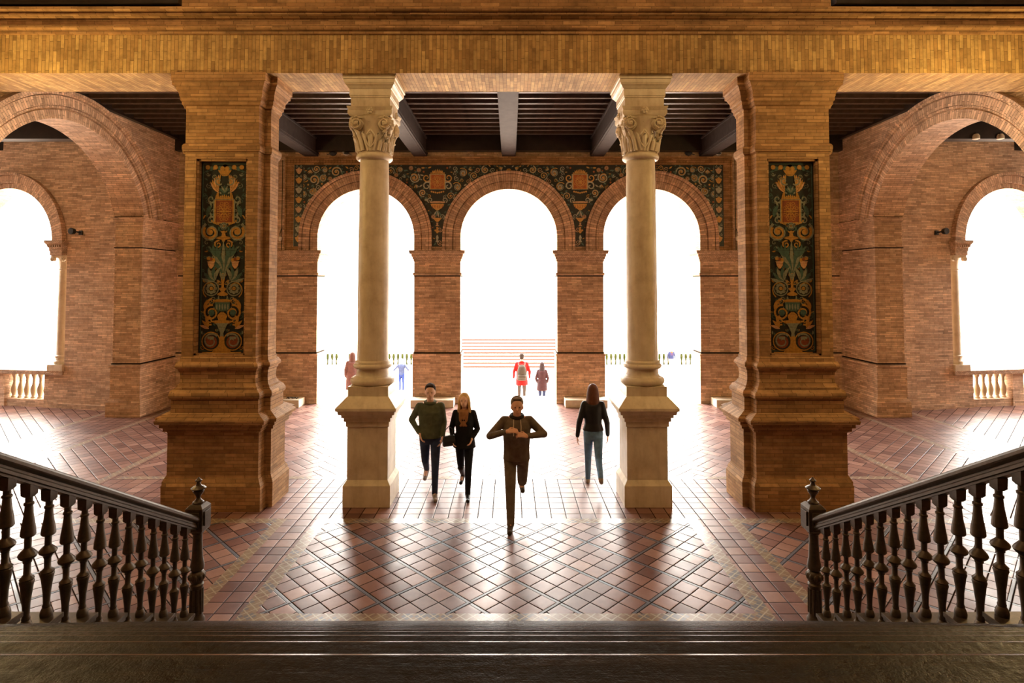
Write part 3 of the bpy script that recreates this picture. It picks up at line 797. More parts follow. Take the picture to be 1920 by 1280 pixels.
# ================================================================== MARBLE COLUMNS
def build_columns():
    for s, nm in ((-1, 'left'), (1, 'right')):
        t = thing('marble_column', '%s of the two cream marble columns with scrolled capitals on square pedestals' % nm, 'column', (s*2.075, PC, 0))
        mb = MB(); mb.sweep_rect([(.35,0),(.35,.31),(.302,.385),(.302,1.165),(.32,1.17),(.32,1.24),(.345,1.25),(.345,1.3),(.375,1.31),(.375,1.35),(.41,1.36),(.42,1.41),(.445,1.42),(.445,1.46),(.31,1.61),(.302,1.61),(.302,1.755)], 0, 0)
        mb.build('pedestal', M['marble'], t, bevel=.004)
        mb = MB(); pr = [(.3,1.755)]
        for k in range(9): a = -PI/2+PI*k/8; pr.append((.285+.05*math.cos(a), 1.812+.055*math.sin(a)))
        pr += [(.27,1.875),(.265,1.885)]
        for k in range(6): a = PI*.5*k/5; pr.append((.262-.022*math.sin(a), 1.885+.11*(1-math.cos(a))*1.0))
        pr += [(.262,1.995)]
        for k in range(7): a = -PI/2+PI*k/6; pr.append((.262+.03*math.cos(a), 2.035+.035*math.sin(a)))
        pr += [(.262,2.075),(.262,2.1),(.246,2.12)]
        mb.lathe(pr, seg=56); mb.build('base', M['marble'], t, True)
        mb = MB(); pr = []
        for k in range(25):
            q = k/24; z = 2.12+(5.19-2.12)*q; r = .236-.0*q-.024*max(0, q-.25)**1.2
            pr.append((r+.0005*math.sin(k), z))
        mb.lathe(pr, seg=56); mb.build('shaft', M['marble'], t, True)
        # capital
        mb = MB(); mb.lathe([(.222,5.19),(.262,5.2),(.278,5.22),(.282,5.245),(.27,5.275),(.245,5.29),(.235,5.30),(.235,5.42),(.25,5.6),(.30,5.76),(.33,5.82)], seg=48)
        n = 48; rings = []
        for z, sc in ((5.82,.92),(5.85,1.0),(5.90,1.0),(5.905,.97),(5.94,1.02),(5.965,1.04)):
            rg = []
            for k in range(n):
                a = 2*PI*k/n + PI/4; q = abs(((k*4/n) % 1)-.5)*2   # q=1 at corners
                c = max(abs(math.cos(a)), abs(math.sin(a))); rad = .335/c
                rad = rad*(.90+.10*q**3)
                rg.append((rad*sc*math.cos(a), rad*sc*math.sin(a), z))
            rings.append(rg)
        mb.loft(rings)
        for k in range(4):
            a = k*PI/2; ca, sa = math.cos(a), math.sin(a)
            def TR(x, y, z, ca=ca, sa=sa): return (x*ca-y*sa, x*sa+y*ca, z)
            for sx in (-1, 1):
                for j in range(40):      # scroll
                    q = j/39; an = R(90)-sx*q*2*PI*1.75; rr = .10*(1-q*.85)
                    mb.ball((sx*.215+rr*math.cos(an), -.285-.03*q, 5.715+rr*math.sin(an)), (.019-.004*q,.034,.019-.004*q), 7, 5, T=TR)
                mb.tube(TR(sx*.215, -.18, 5.715), TR(sx*.215, -.268, 5.715), .105, seg=20)
                mb.path([TR(sx*.2, -.27, 5.81), TR(sx*.1, -.285, 5.80), TR(0, -.29, 5.785)], [.018,.016,.012])
                mb.path([TR(sx*.12, -.235, 5.31), TR(sx*.15, -.245, 5.45), TR(sx*.2, -.26, 5.58), TR(sx*.25, -.29, 5.64)], [.03,.034,.03,.014])
                mb.path([TR(sx*.04, -.24, 5.31), TR(sx*.07, -.262, 5.42), TR(sx*.1, -.28, 5.53), TR(sx*.13, -.30, 5.57)], [.022,.026,.024,.010])
                mb.path([TR(sx*.17, -.2, 5.31), TR(sx*.2, -.215, 5.42), TR(sx*.235, -.235, 5.5), TR(sx*.27, -.27, 5.52)], [.024,.028,.024,.010])
            mb.path([TR(0, -.235, 5.31), TR(0, -.262, 5.4), TR(0, -.29, 5.52), TR(0, -.325, 5.56)], [.03,.036,.036,.016])
            for sx in (-1, 1):
                pts = [TR(sx*.075*math.sin(PI*j/10), -.27-.01, 5.35+.27*j/10) for j in range(11)]; mb.path(pts, .011)
            for j in range(6):            # rose on the abacus
                an = j*PI/3; mb.ball((.034*math.cos(an), -.335, 5.9+.034*math.sin(an)), (.024,.02,.024), 8, 6, T=TR)
            mb.ball((0, -.35, 5.9), .02, 8, 6, T=TR)
        mb.build('capital', M['marble'], t, True)
        mb = MB(); mb.sweep_rect([(.295,5.965),(.297,6.1),(.308,6.105),(.308,6.125),(.315,6.13),(.315,6.23),(.325,6.235),(.345,6.265),(.37,6.29),(.375,6.305),(.38,6.31),(.385,6.36),(.399,6.365),(.399,6.42)], 0, 0)
        mb.build('impost_block', M['marble'], t, bevel=.003)
build_columns()

# ================================================================== STAIRCASE
TR_, RI, D0, NS = .3217, .1815, 5.47, 17
def build_stairs():
    t = thing('staircase', 'broad flight of worn dark stone steps descending to the tiled hall', 'staircase', (0, D0, 0))
    W = 2.885
    for k in range(1, NS+1):
        y1 = -(k-1)*TR_; y0 = -k*TR_-.03; z = k*RI
        if k == NS: y0 = y1-3.15
        mb = MB()
        pr = [(y0, z-RI), (y0, z), (y1-.014, z), (y1-.004, z-.005), (y1, z-.016), (y1-.003, z-.03), (y1-.012, z-.036), (y1-.025, z-.04), (y1-.028, z-.05), (y1-.034, z-RI)]
        mb.loft([[(-W, y, q) for y, q in pr], [(W, y, q) for y, q in pr]])
        for j in (2, 3): mb.m[j] = 1
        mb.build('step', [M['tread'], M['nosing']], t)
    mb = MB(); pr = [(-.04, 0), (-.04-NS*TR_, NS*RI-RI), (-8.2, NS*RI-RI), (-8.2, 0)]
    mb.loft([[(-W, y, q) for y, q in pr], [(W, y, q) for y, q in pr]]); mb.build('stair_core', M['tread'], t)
    for s in (-1, 1):
        for k in range(1, NS+1):
            y1 = -(k-1)*TR_; y0 = -k*TR_; z = k*RI+.063
            a, b = s*2.885, s*3.2
            mb = MB(); mb.box(min(a,b), y0+.012, 0, max(a,b), y1-.03, z-.03); mb.box(min(a-s*.012,b), y0+.004, z-.03, max(a-s*.012,b), y1, z)
            mb.box(min(a-s*.006,b), y0+.01, z-.05, max(a-s*.006,b), y1-.012, z-.03)
            mb.build('end_block', M['iron'], t, bevel=.003)
build_stairs()

XB = 2.955
BAL = [(.034,.0),(.034,.03),(.026,.04),(.024,.06),(.028,.068),(.02,.08),(.02,.10),(.025,.18),(.04,.265),(.041,.275),(.034,.29),(.021,.302),(.02,.375),(.025,.382),(.044,.40),(.049,.412),(.044,.428),(.026,.446),(.02,.455),(.02,.535),(.03,.545),(.041,.56),(.036,.58),(.027,.65),(.0205,.735),(.026,.745),(.026,.755),(.021,.76),(.021,.79)]
BAL = [(.034,.0),(.036,.02),(.03,.045),(.022,.06),(.024,.07),(.019,.085),(.022,.16),(.034,.26),(.040,.285),(.036,.297),(.040,.305),(.026,.32),(.019,.33),(.019,.395),(.024,.40),(.024,.412),(.046,.43),(.051,.443),(.046,.455),(.028,.475),(.019,.485),(.019,.545),(.033,.552),(.041,.562),(.038,.60),(.027,.67),(.021,.735),(.027,.74),(.027,.752),(.02,.758),(.02,.79)]
def build_railings():
    for s, nm in ((-1, 'left'), (1, 'right')):
        t = thing('stair_railing', '%s dark bronze stair railing with turned balusters and urn finial' % nm, 'railing', (s*XB, D0, 0))
        mb = MB(); mb.lathe(BAL, seg=18); mb.sweep_rect([(0,.785),(.012,.8),(.014,.87)], .018, .018)
        me = mb.build('baluster', M['iron'], t, True)
        first = True
        for k in range(1, 13):
            for dd in (.045, .205):
                y = -(k-1)*TR_-dd; z = k*RI+.063
                # keep the rail a constant height: lengthen the foot under each nearer baluster
                top = 1.144+.568*(5.47-(D0+y))-.135
                hz = (top-z)/.855
                o = me if first else me.copy()
                if not first: col.objects.link(o); o.parent = t
                o.location = (0, y, z); o.scale = (1, 1, hz); first = False
        # handrail
        pr = [(-.035,-.135),(.035,-.135),(.035,-.12),(.046,-.115),(.046,-.095),(.036,-.085),(.036,-.07),(.058,-.055),(.062,-.045),(.062,-.025),(.05,-.01),(.03,.0),(-.03,.0),(-.05,-.01),(-.062,-.025),(-.062,-.045),(-.058,-.055),(-.036,-.07),(-.036,-.085),(-.046,-.095),(-.046,-.115),(-.035,-.12)]
        def at(d): return 1.144+.568*(5.47-d)
        mb = MB(); mb.loft([[(x, d-D0, at(d)+q) for x, q in pr] for d in (5.57, .9)]); mb.build('handrail', M['iron'], t)
        # newel
        nd = 5.64-D0
        mb = MB(); mb.lathe([(.075,0),(.075,.10),(.06,.12),(.055,.16),(.05,.40),(.062,.44),(.05,.455),(.058,.47),(.07,.50),(.07,.54),(.058,.565),(.045,.575),(.062,.59),(.064,.62),(.05,.70),(.042,.86),(.042,.93),(.055,.945),(.055,.97)], (0, nd, 0), 24)
        for k in range(10):
            a = k*PI/5; mb.ball((.062*math.cos(a), nd+.062*math.sin(a), .52), (.018,.018,.032), 8, 6)
            a += .3; mb.tube((.053*math.cos(a), nd+.053*math.sin(a), .16), (.05*math.cos(a), nd+.05*math.sin(a), .4), .011, seg=6)
        nw = mb.build('newel_post', M['iron'], t, True); nw.scale = (1, 1, .96)
        mb = MB(); mb.sweep_rect([(-.012,.965),(0,.985),(0,1.20),(-.012,1.215),(-.03,1.235)], .082, .082, (0, nd, 0))
        for a, b in ((0,-1),(0,1),(1,0),(-1,0)):
            if a: mb.box(min(a*.082,a*.096), nd-.055, 1.03, max(a*.082,a*.096), nd+.055, 1.17)
            else: mb.box(-.055, min(nd+b*.082,nd+b*.096), 1.03, .055, max(nd+b*.082,nd+b*.096), 1.17)
        mb.build('newel_block', M['iron'], nw, bevel=.004)
        mb = MB(); mb.lathe([(.05,1.235),(.05,1.25),(.036,1.26),(.02,1.285),(.02,1.30),(.032,1.325),(.046,1.345),(.05,1.36),(.042,1.368),(.062,1.375),(.068,1.385),(.05,1.40),(.026,1.412),(.018,1.43),(.018,1.445),(.028,1.452),(.03,1.462),(.015,1.475),(.004,1.492)], (0, nd, 0), 28)
        mb.build('finial', M['iron'], nw, True)
build_railings()

# ================================================================== STONE SEATS AT THE ARCADE FOOT
for k, (x0, x1, q) in enumerate(((-6.35, -5.55, 'at the foot of the left end pier'), (-2.6, -1.46, 'at the foot of the pier left of the centre arch'), (1.5, 2.62, 'at the foot of the pier right of the centre arch'), (5.5, 6.4, 'at the foot of the right end pier'))):
    mb = MB(); mb.box(x0, 15.42, 0, x1, 15.90, .2); o = mb.build('stone_bench', M['stone'], bevel=.01)
    tag(o, 'low pale stone block '+q, 'bench')

# ================================================================== SMALL FIXTURES AND PIGEONS
def pigeon(loc, rz, label, dark):
    t = thing('pigeon', label, 'bird', loc, rz, 'pigeons on the moulding ledge')
    b = MB(); b.ball((0,0,.08), (.085,.05,.052), 16, 10)
    b.path([(.05,0,.09),(.085,0,.125),(.095,0,.155)], [.04,.028,.022], 10); b.ball((.1,0,.165), (.027,.023,.024), 12, 8)
    for s in (-1, 1): b.tube((0,s*.018,.05), (0,s*.018,.0), .005, seg=6); b.tube((-.01,s*.018,.004), (.025,s*.018,.004), .004, seg=6)
    m = M['pg_d'] if dark else M['pg_l']
    b.build('body', m, t, True)
    b = MB()
    b.loft([[(-.05,-.025,.085),(-.05,.025,.085),(-.05,.025,.07),(-.05,-.025,.07)], [(-.16,-.03,.055),(-.16,.03,.055),(-.16,.03,.048),(-.16,-.03,.048)]]); b.build('tail', m, t)
    b = MB(); b.tube((.12,0,.165), (.145,0,.158), .006, .002, 8); b.build('beak', M['black'], t)
    for s in (-1, 1):
        b = MB(); b.ball((-.02, s*.046, .088), (.08,.012,.034), 12, 8); b.build('wing', M['pg_d'], t, True)
M['pg_d'] = plain('pigeon_dark', (60,60,66), .8); M['pg_l'] = plain('pigeon_pale', (190,184,176), .8)
ZL = 6.785
pigeon((-4.87, YB-.045, ZL), R(20), 'dark pigeon on the ledge, outer bird left of the left column', True)
pigeon((-4.50, YB-.045, ZL), R(190), 'grey pigeon on the ledge, inner bird left of the left column', False)
pigeon((4.98, YB-.045, ZL), R(170), 'dark pigeon on the ledge right of the right column', True)
pigeon((5.80, YB-.045, ZL), R(10), 'pale pigeon on the ledge beside the right brick pier', False)

def spot(loc, rz, label):
    t = thing('floodlight', label, 'lamp', loc, rz)
    b = MB(); b.box(-.05,-.03,-.06,.05,0,.06); b.build('wall_plate', M['black'], t)
    b = MB(); b.path([(0,-.02,0),(0,-.16,.02),(0,-.2,.06)], .018); b.build('bracket', M['black'], t)
    b = MB(); b.lathe([(.05,0),(.075,.03),(.085,.2),(.08,.22)], (0,0,0), 20, T=lambda x,y,z: (x+.0, -.2-z*.5, .02+y-z*.0)); b.build('lamp_head', M['black'], t, True)
spot((-11.30, 15.26, 4.62), R(-10), 'small dark floodlight on brick beside the left bay window arch')
spot((11.30, 15.26, 4.62), R(10), 'small dark floodlight on brick beside the right bay window arch')
for s, nm in ((-1, 'left'), (1, 'right')):
    t = thing('wall_lantern', 'small iron bracket lamp on brick, just outside the %s end of the tile frame' % nm, 'lamp', (s*6.27, YB, 4.5))
    b = MB(); b.path([(0,-.01,.3),(s*-.02,-.1,.26),(s*.0,-.14,.14),(0,-.12,.06)], .01); b.build('bracket', M['black'], t, True)
    b = MB(); b.lathe([(.02,-.06),(.045,-.03),(.05,.05),(.02,.08)], (0,-.12,0), 16); b.build('lamp_head', M['stone'], t, True)
    b = MB(); b.tube((s*.0,-.012,-.3), (0,-.012,2.2), .008, seg=6); b.build('cable', M['black'], t)
for x, q in ((11.55, 'inner'), (12.15, 'outer')):
    t = thing('ceiling_spotlight', 'small pale spotlight on the right bay ceiling beam, %s one' % q, 'lamp', (x, 14.18, 6.97))
    b = MB(); b.lathe([(.05,0),(.08,-.05),(.08,-.12),(.06,-.13)], seg=16); b.build('lamp_head', M['stone'], t, True)
    b = MB(); b.tube((0,0,-.02), (0,.03,.06), .012); b.build('stem', M['black'], t)
mb = MB(); mb.box(-.17, -.06, 0, .0, 0, .13); mb.box(-.2, -.05, .03, -.17, -.01, .06)
tag(mb.build('junction_box', M['brick_sill'], loc=(-.98, YB, 6.80)), 'small square junction box above the tile frame near the centre beam', 'box')
mb = MB(); mb.path([(-5.95+.02*i, 15.62+.04*math.sin(i*1.3), .212+.02*abs(math.sin(i*.9))) for i in range(16)], .012)
tag(mb.build('coiled_strap', M['black'], smooth=True), 'dark strap lying on the stone block at left', 'strap')

# ================================================================== OUTSIDE
def build_outside():
    t = thing('terrace_steps', 'pale stone steps going down outside the arches', 'steps', (0, 17.0, 0), kind='structure')
    for k in range(1, 21):
        mb = MB(); mb.box(-14, (k-1)*.5, -3.0, 14, k*.5, -.14*k); mb.build('step', M['outside_stone'], t)
    mb = MB(); mb.box(-90, 16.6, -3.2, 90, 140, -2.8); o = mb.build('ground_plaza', M['outside_stone']); struct(o, 'bright washed out plaza paving beyond the arches', 'ground')
    t = thing('plaza_stairs', 'wide pale stairs with thin brown edges across the plaza, through the centre arch', 'stairs', (0, 41.8, -2.8))
    for k in range(9):
        mb = MB(); mb.box(-6, k*.4, 0, 6, 12, .2*(k+1)-.05, 0); mb.box(-6, k*.4-.03, .2*(k+1)-.05, 6, 12, .2*(k+1), 1); mb.build('step', [M['edge'], M['outside_stone']], t)
    for s, nm in ((-1, 'left'), (1, 'right')):
        t = thing('plaza_balustrade', 'far white balustrade across the plaza, seen through the %s arch' % nm, 'balustrade', (0, 41.0, -2.8))
        x0, x1 = (s*6.2, s*20)
        a, b = min(x0,x1), max(x0,x1)
        mb = MB(); mb.box(a, -.2, 0, b, .3, .3); mb.build('plinth', M['outside_stone'], t)
        mb = MB(); mb.box(a, -.2, 1.12, b, .3, 1.32); mb.build('rail', M['outside_stone'], t)
        mb = MB(); mb.box(a, .9, 0, b, 1.3, 1.1); tag(mb.build('clipped_hedge', M['hedge'], loc=(0, 41.0, -2.8)), 'low clipped hedge behind the far %s balustrade' % nm, 'hedge')
        first = None
        for i in range(44):
            x = a+.18+i*.31
            if i % 9 == 8:
                mb = MB(); mb.box(x-.2, -.22, .3, x+.2, .32, 1.12); mb.build('post', M['outside_stone'], t); continue
            if first is None:
                mb = MB(); mb.lathe([(.09,.3),(.11,.45),(.12,.6),(.06,.85),(.08,1.0),(.09,1.12)], seg=12); first = o = mb.build('baluster', M['outside_stone'], t, True)
            else: o = first.copy(); col.objects.link(o); o.parent = t
            o.location = (x, 0.05, 0)
M['edge'] = plain('brick_edge', (62,26,12), .8)
M['hedge'] = plain('hedge_green', (40,44,14), .9, var=.5, scale=9, spec=.1)
build_outside()

# ================================================================== STAIR HALL SHELL (behind and beside the camera)
mb = MB(); mb.box(-18, -3.4, 0, 18, -3.0, 11.2); struct(mb.build('wall_rear', M['plaster']), 'plastered wall at the head of the stairs', 'wall')
mb = MB(); mb.box(-18, -3.4, 11.2, 18, 9.4, 11.5); struct(mb.build('ceiling_stair_hall', M['plaster']), 'high ceiling of the stair hall', 'ceiling')

#PEOPLE_START
# ================================================================== PEOPLE
def rcone(mb, a, b, ra, rb, seg=14):
    a = Vector(a); b = Vector(b); d = b-a; L = d.length
    if L < 1e-5: mb.ball(tuple(a), ra, seg, 8); return
    d.normalize(); u = d.orthogonal().normalized(); w = d.cross(u); rings = []
    for i in range(6):
        t = -PI/2+PI/2*i/5; rr = max(ra*math.cos(t), .0008); c = a+d*(ra*math.sin(t)); rings.append((c, rr))
    for i in range(6):
        t = PI/2*i/5; rr = max(rb*math.cos(t), .0008); c = b+d*(rb*math.sin(t)); rings.append((c, rr))
    mb.loft([[tuple(c+u*(r*math.cos(2*PI*j/seg))+w*(r*math.sin(2*PI*j/seg))) for j in range(seg)] for c, r in rings])
def eloft(mb, rs, seg=24):
    # rs: (cx, cy, cz, rx, ry)
    mb.loft([[(cx+rx*math.cos(2*PI*j/seg), cy+ry*math.sin(2*PI*j/seg), cz) for j in range(seg)] for cx, cy, cz, rx, ry in rs])
def remesh(mb, name, mat, parent, vox, it=6):
    o = mb.build(name, mat, None)
    m = o.modifiers.new('r', 'REMESH'); m.mode = 'VOXEL'; m.voxel_size = vox; m.use_smooth_shade = True
    m = o.modifiers.new('s', 'SMOOTH'); m.factor = .5; m.iterations = it
    dg = bpy.context.evaluated_depsgraph_get(); dg.update()
    me = bpy.data.meshes.new_from_object(o.evaluated_get(dg)); old = o.data; nm = o.name
    o.modifiers.clear(); o.data = me
    if not me.materials: me.materials.append(mat)
    for p in me.polygons: p.use_smooth = True
    bpy.data.meshes.remove(old); o.parent = parent
    return o
def hand(mb, W, d, n, curl=.5, k=1.0, thumb=1):
    W = Vector(W); d = Vector(d).normalized(); n = Vector(n); n = (n-d*n.dot(d)).normalized(); s = d.cross(n)
    for q in (-.026, -.009, .009, .026): rcone(mb, W+s*q*.7*k, W+d*.085*k+s*q*k, .014*k, .0125*k, 8)
    for q, L in ((-.030, .062), (-.0105, .080), (.0105, .086), (.031, .075)):
        p = W+d*.088*k+s*q*k; a = 0
        for j in range(3):
            a += curl*(.5+.2*j); nd = d*math.cos(a)+n*math.sin(a); p2 = p+nd*(L*k*(.45, .32, .25)[j])
            rcone(mb, p, p2, .0092*k-.0006*j, .0086*k-.0006*j, 8); p = p2
    p = W+d*.025*k+s*.028*thumb*k; p2 = p+(d*.55+s*thumb*.75+n*.35).normalized()*.04*k; p3 = p2+(d*.85+s*thumb*.25+n*.45).normalized()*.032*k
    rcone(mb, p, p2, .0125*k, .0105*k, 8); rcone(mb, p2, p3, .0105*k, .0085*k, 8)

def person(label, loc, yaw, height, legs, arms, o):
    """legs: [(side, thigh deg forward, knee deg, toe drop deg)]; arms: {side: (elbow, wrist, hand dir, palm normal, curl)}; o: outfit"""
    k = height/1.76; vox = o.get('vox', .008); fem = o.get('fem', 0)
    root = thing('person', label, 'person', loc, yaw, None)
    # legs first, to find the pelvis height
    J = {}; low = 9
    for sd, th, kn, toe in legs:
        hip = Vector((sd*(.085 if not fem else .08), 0, 0)); a = R(th)
        knee = hip+Vector((sd*.004, math.sin(a), -math.cos(a)))*.43
        b = R(th-kn); ank = knee+Vector((0, math.sin(b), -math.cos(b)))*.41
        f = R(-toe); toe_p = ank+Vector((sd*.02, math.cos(f)*.14, -.055+math.sin(f)*.14)); heel = ank+Vector((0, -.035*math.cos(f), -.05))
        J[sd] = (hip, knee, ank, toe_p, heel); low = min(low, toe_p.z-.028, heel.z-.032)
    pz = -low
    for sd in J: J[sd] = tuple(p+Vector((0, 0, pz)) for p in J[sd])
    dz = pz-.92; lean = o.get('lean', .03)
    def sp(z): return lean*(z-.92)/.5      # forward lean of the spine
    S = lambda *p: Vector((p[0], p[1]+sp(p[2]), p[2]+dz))
    class KB(MB):
        pass
    def scl(mb):
        mb.v = [(x*k, y*k, z*k) for x, y, z in mb.v]; return mb
    hx = .155 if not fem else .16; wx = .14 if not fem else .115; cx_ = .158 if not fem else .135; shx = .168 if not fem else .145
    nod = o.get('nod', 0.0); hc = S(0, .015+nod*.05, 1.635-nod*.025)
    # ---- body
    mb = MB()
    eloft(mb, [(*S(0,0,.84), hx*.6, .09), (*S(0,-.005,.93), hx, .11), (*S(0,0,1.02), hx*.93, .105), (*S(0,0,1.1), wx, .092), (*S(0,.005,1.22), cx_*.95, .108), (*S(0,0,1.33), cx_, .112), (*S(0,-.01,1.41), cx_*.92, .09), (*S(0,-.012,1.455), .09, .065), (*S(0,-.01,1.48), .05, .05)])
    rcone(mb, S(0,-.012,1.44), hc+Vector((0,-.02,-.06)), .056 if not fem else .046, .05 if not fem else .042)
    mb.ball(tuple(hc+Vector((0,-.008,.02))), (.078,.098,.104), 24, 16)
    mb.ball(tuple(hc+Vector((0,.022,-.045))), (.056,.064,.066), 20, 12)
    mb.ball(tuple(hc+Vector((0,.055,-.09))), (.026,.022,.022), 12, 8)         # chin
    rcone(mb, hc+Vector((0,.084,.012)), hc+Vector((0,.103,-.024)), .009, .0135, 8)   # nose
    rcone(mb, hc+Vector((-.03,.078,.028)), hc+Vector((.03,.078,.028)), .011, .011, 8)    # brow
    rcone(mb, hc+Vector((-.017,.082,-.056)), hc+Vector((.017,.082,-.056)), .0085, .0085, 8)  # mouth
    for sd in (-1, 1): mb.ball(tuple(hc+Vector((sd*.077,-.008,-.008))), (.010,.018,.03), 10, 8)
    for sd in J:
        hip, knee, ank, tp, hl = J[sd]
        rcone(mb, hip, knee, .078, .05); rcone(mb, knee, ank, .05, .034)
        rcone(mb, knee.lerp(ank,.2)+Vector((0,-.01,0)), knee.lerp(ank,.45)+Vector((0,-.006,0)), .045, .038)
        rcone(mb, ank, tp, .036, .026); rcone(mb, hl, tp, .03, .024)
    sh = {}
    for sd, (el, wr, hd, hn, cu) in arms.items():
        s0 = S(sd*shx, -.01, 1.415); e = S(*el); w = S(*wr); sh[sd] = (s0, e, w)
        rcone(mb, S(sd*.09, -.01, 1.42), s0, .058, .052); rcone(mb, s0, e, .048, .037); rcone(mb, e, w, .036, .026)
        hand(mb, w, hd, hn, cu, 1.0 if not fem else .9, thumb=-sd if hd[2] < -.3 else sd*o.get('thumb', -1))
    body = remesh(scl(mb), 'body', o['skin'], root, vox)
    # face details
    for sd in (-1, 1):
        e = MB(); e.ball(tuple((hc+Vector((sd*.029,.083,.008)))*k), (.0105*k,.006*k,.006*k), 10, 8); e.build('eye', M['eye'], body, True)
    # ---- trousers
    if o.get('legs'):
        mb = MB(); fl_ = o.get('flare', 1.0)
        eloft(mb, [(*S(0,0,.83), hx*.75, .1), (*S(0,-.008,.92), hx+.012, .123), (*S(0,0,1.0), hx+.004, .115), (*S(0,0,1.05), wx+.012, .104)])
        for sd in J:
            hip, knee, ank, tp, hl = J[sd]
            rcone(mb, hip, knee, .09, .061*fl_); rcone(mb, knee, ank+Vector((0,0,.0)), .06*fl_, .045*fl_); rcone(mb, hip+Vector((0,-.035,.02)), hip+Vector((0,-.02,-.1)), .085, .07)
        remesh(scl(mb), 'trousers', o['legs'], root, vox*1.15)
    # ---- shoes
    for sd in J:
        hip, knee, ank, tp, hl = J[sd]; mb = MB()
        rcone(mb, hl+Vector((0,0,.004)), tp+Vector((0,.01,.0)), .037, .033); rcone(mb, ank+Vector((0,0,-.01)), tp+Vector((0,-.03,.006)), .044, .034)
        if o.get('boots'): rcone(mb, ank, knee+Vector((0,0,-.06)), .044, .056)
        remesh(scl(mb), 'boot' if o.get('boots') else 'shoe', o['shoes'], root, vox)
    # ---- top
    ex = o.get('loose', .018); hem = o.get('hem', .92); mb = MB()
    rs = []
    if hem < .85: rs += [(*S(0,0,hem), (hx+ex)*1.12, .15+ex), (*S(0,0,.86), (hx+ex)*1.06, .13+ex)]
    else: rs += [(*S(0,0,hem), hx+ex, .115+ex)]
    if hem < .95: rs += [(*S(0,0,1.0), hx*.95+ex, .11+ex)]
    rs += [(*S(0,0,1.1), wx+ex+.008, .096+ex), (*S(0,.004,1.22), cx_+ex, .11+ex), (*S(0,0,1.33), cx_+ex+.006, .116+ex), (*S(0,-.01,1.41), cx_*.95+ex, .095+ex), (*S(0,-.012,1.46), .105, .075), (*S(0,-.012,1.485), .068, .062)]
    if fem: mb.ball(tuple(S(-.06,.075,1.27)), .07); mb.ball(tuple(S(.06,.075,1.27)), .07)
    eloft(mb, rs)
    sl = o.get('sleeve', 1.0)
    for sd, (s0, e, w) in sh.items():
        rcone(mb, S(sd*.09,-.01,1.41), s0, .066, .058); rcone(mb, s0, e if sl >= 1 else s0.lerp(e, sl*1.2), .055+ex*.3, .043+ex*.25)
        if sl >= 1: rcone(mb, e, e.lerp(w, .93), .043+ex*.25, .033+ex*.15)
    top = remesh(scl(mb), o.get('topname', 'jacket'), o['top'], root, vox*1.15)
    if o.get('collar'):
        mb = MB()
        for i in range(12):
            a = 2*PI*i/12; b = 2*PI*(i+1)/12
            rcone(mb, S(.075*math.cos(a), -.01+.07*math.sin(a), 1.475-.015*math.sin(a)), S(.075*math.cos(b), -.01+.07*math.sin(b), 1.475-.015*math.sin(b)), .03, .03, 8)
        if o['collar'] == 'scarf':
            for q in (-.05, 0, .05): rcone(mb, S(q,.085,1.45), S(q*.9,.115,1.24), .036, .032, 10)
        remesh(scl(mb), 'collar' if o['collar'] != 'scarf' else 'scarf', o['collarmat'], root, vox*1.2)
    if o.get('strings'):
        for q in (-.045, .045):
            mb = MB(); mb.path([S(q,.09,1.45), S(q*1.1,.135,1.36), S(q*1.05,.142,1.24)], .005); scl(mb).build('drawstring', M['cream'], root, True)
    # ---- hair
    mb = MB(); H = lambda x, y, z: hc+Vector((x, y, z))
    if o['hair'] == 'short':
        mb.ball(tuple(H(0,-.03,.056)), (.087,.095,.09), 20, 14); mb.ball(tuple(H(0,-.045,-.005)), (.083,.076,.076), 18, 12)
        rcone(mb, H(-.04,.05,.108), H(.04,.05,.11), .02, .02, 8)
    else:
        mb.ball(tuple(H(0,-.02,.04)), (.088,.1,.095), 20, 14); L = o.get('hairlen', .3)
        rnd = random.Random(7)
        for i in range(17):
            a = R(-18)-R(144)*i/16 if o['hair'] == 'back' else R(12)-R(204)*i/16
            x, y = math.cos(a), math.sin(a); l = L*(1+rnd.uniform(-.12,.1))
            p0 = H(.066*x, -.012+.075*y, .05); p1 = H(.084*x, -.012+.09*y, -.05); p2 = H(.098*x+rnd.uniform(-.01,.01), -.02+.1*y, -.05-l*.5); p3 = H(.085*x*(.8 if o['hair']=='back' else 1.05)+rnd.uniform(-.012,.012), (-.03 if y < -.3 else .03)+.105*y, -.05-l)
            rcone(mb, p0, p1, .03, .028, 8); rcone(mb, p1, p2, .028, .026, 8); rcone(mb, p2, p3, .026, .012, 8)
    hr = remesh(scl(mb), 'hair', o['hairmat'], root, vox*.9, 3)
    if o.get('hat'):
        mb = MB(); mb.ball(tuple(H(0,-.015,.06)), (.092,.104,.088), 20, 14); scl(mb).build('hat', o['hat'], root, True)
    root['height_note'] = 0; del root['height_note']
    return root, k, S

